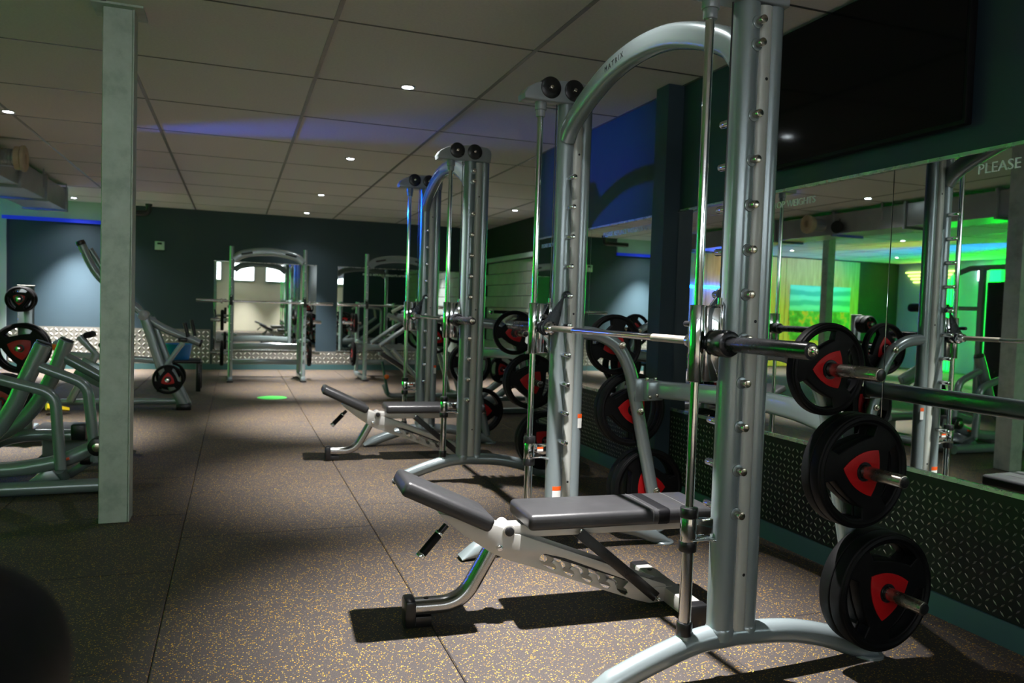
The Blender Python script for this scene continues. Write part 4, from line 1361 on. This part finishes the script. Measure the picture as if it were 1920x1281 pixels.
dk = thing('air_duct', 'long rectangular galvanised air duct hung below the ceiling at left', 'duct', (-2.62, 8.5, 2.66))
for k in range(7):
    y0 = -4.6 + 1.28 * k
    B().box((0, y0 + 0.64, 0), (0.52, 1.275, 0.30), 0.006, seg=1).obj('duct_section', 'duct', dk)
    B().box((0, y0 + 1.28, 0), (0.58, 0.035, 0.36), 0.004, seg=1).obj('joint_flange', 'duct', dk)
hb = B()
for y in (-3.6, -0.4, 2.8, 4.2):
    for s in (-1, 1):
        hb.box((s * 0.30, y, 0.09), (0.012, 0.02, 0.24))
hb.obj('hanger', 'duct', dk)
st = B()
st.cyl((0.24, 0.74, 0), (0.50, 0.74, 0), 0.088, 28)
for k in range(8):
    st.lathe((0.27 + 0.028 * k, 0.74, 0), (1, 0, 0), [(0, 0.088), (0.004, 0.092), (0.008, 0.088)], 28, caps=False)
st.obj('spiral_spigot', 'duct', dk)
B().lathe((0.47, 0.74, 0), (1, 0, 0), [(0, 0.09), (0.0, 0.118), (0.05, 0.122), (0.06, 0.135), (0.085, 0.135), (0.095, 0.12), (0.095, 0.055), (0.05, 0.045)], 30, caps=True).obj('nozzle', 'flange', dk)

pe = thing('pipe_elbow', 'black pipe elbow turning up into the ceiling above the back wall', 'pipe', (-1.42, 14.55, 2.70))
B().sweep(fillet([(-0.55, 0, 0), (0, 0, 0), (0, 0, 0.165)], 0.09, 8), 0.045, 16).obj('pipe', 'black', pe)
B().cyl((0, 0, 0.13), (0, 0, 0.165), 0.055, 16).obj('collar', 'black', pe)

th = thing('thermostat', 'small pale thermostat on the dark back wall right of the column', 'thermostat', (-1.276, YB, 2.19))
B().box((0, -0.012, 0), (0.155, 0.024, 0.150), 0.006).obj('case', 'thermo', th)
B().box((0, -0.025, 0.035), (0.075, 0.004, 0.035), 0.001).obj('display', 'glass_dark', th)

bn = thing('waste_bin', 'bright blue plastic tub standing on the black frame by the back wall', 'bin', (-0.745, 11.6, 0.43))
B().lathe((0, 0, 0), (0, 0, 1), [(0, 0.02), (0.0, 0.150), (0.20, 0.185), (0.205, 0.195), (0.215, 0.195), (0.215, 0.180), (0.20, 0.175), (0.02, 0.145), (0.02, 0.02)], 28).obj('tub', 'blue_bin', bn)
tb2 = thing('plyo_box_frame', 'black open box frame holding the blue tub behind the lever machine', 'box', (-0.71, 11.6, 0))
B().box((0, 0, 0.410), (0.55, 0.50, 0.040), 0.006).obj('top', 'black', tb2)
for sx in (-1, 1):
    for sy in (-1, 1):
        B().box((sx * 0.245, sy * 0.22, 0.195), (0.06, 0.06, 0.39), 0.006).obj('leg', 'black', tb2)

fd = thing('floor_marker', 'round bright green marker stuck on the dark floor', 'marker', (0.475, 10.59, 0))
B().lathe((0, 0, 0.0005), (0, 0, 1), [(0, 0.19), (0.0015, 0.19), (0.002, 0.185)], 40).obj('disc', 'greendisc', fd)

tv = thing('television', 'big black switched-off television high on the wall above the mirror', 'television', (XR, 3.06, 2.475))
B().box((-0.055, 0, 0), (0.045, 1.30, 0.735), 0.008).obj('casing', 'matblack', tv)
B().box((-0.079, 0, 0.004), (0.003, 1.275, 0.705)).obj('screen', 'screen', tv)
B().box((-0.018, 0, 0), (0.032, 0.4, 0.3)).obj('bracket', 'matblack', tv)

mu = thing('mural', 'turquoise and orange abstract mural on the plywood wall seen in the mirror', 'picture', (-8.9, YWOOD - 0.012, 1.42))
B().box((0, 0, 0), (2.0, 0.012, 1.45)).obj('panel', 'poster', mu)

# tall cable tower in the left half, seen in the near mirror
ct_ = thing('cable_tower', 'black and grey cable tower in the left half, seen in the near mirror', 'weight machine', (-4.7, 7.9, 0))
B().box((0, 0, 1.02), (0.50, 0.62, 1.75), 0.03).obj('shroud', 'black', ct_)
for s in (-1, 1):
    B().box((0.22, s * 0.40, 1.06), (0.08, 0.08, 2.08), 0.015).obj('upright', 'silver', ct_)
B().sweep(fillet([(0.22, -0.85, 2.02), (0.22, -0.6, 2.10), (0.22, 0.6, 2.10), (0.22, 0.85, 2.02)], 0.2), 0.04, 14, ref=(1, 0, 0)).obj('top_beam', 'silver', ct_)
B().box((0.22, 0, 0.05), (0.50, 1.1, 0.08), 0.02).obj('base', 'silver', ct_)
B().cyl((0.45, 0.75, 1.50), (0.45, 1.45, 1.50), 0.065, 18, bev=0.02).obj('roller_pad', 'rubber', ct_)
B().sweep([(0.22, 0.40, 1.50), (0.45, 0.75, 1.50)], 0.03, 12, ref=(0, 0, 1)).obj('pad_arm', 'silver', ct_)

# padded bench end very close to the camera, at the lower left corner
pc = thing('curl_bench', 'dark padded bench end, out of focus in the near left corner', 'bench', (-0.200, 0.62, 0))
B().lathe((0, -0.22, 1.024), (0.12, 1, 0), [(0, 0.02), (0.0, 0.060), (0.012, 0.070), (0.03, 0.074), (0.20, 0.074), (0.225, 0.068), (0.235, 0.050), (0.235, 0.01)], 40).obj('roller_pad', 'matblack', pc)
B().sweep([(0.0, -0.05, 0.95), (0.0, -0.10, 0.03)], (0.03, 0.03), 14, p=4).obj('post', 'silver', pc)
B().sweep([(-0.25, -0.10, 0.03), (0.25, -0.10, 0.03)], (0.03, 0.03), 12, p=4).obj('foot', 'silver', pc)
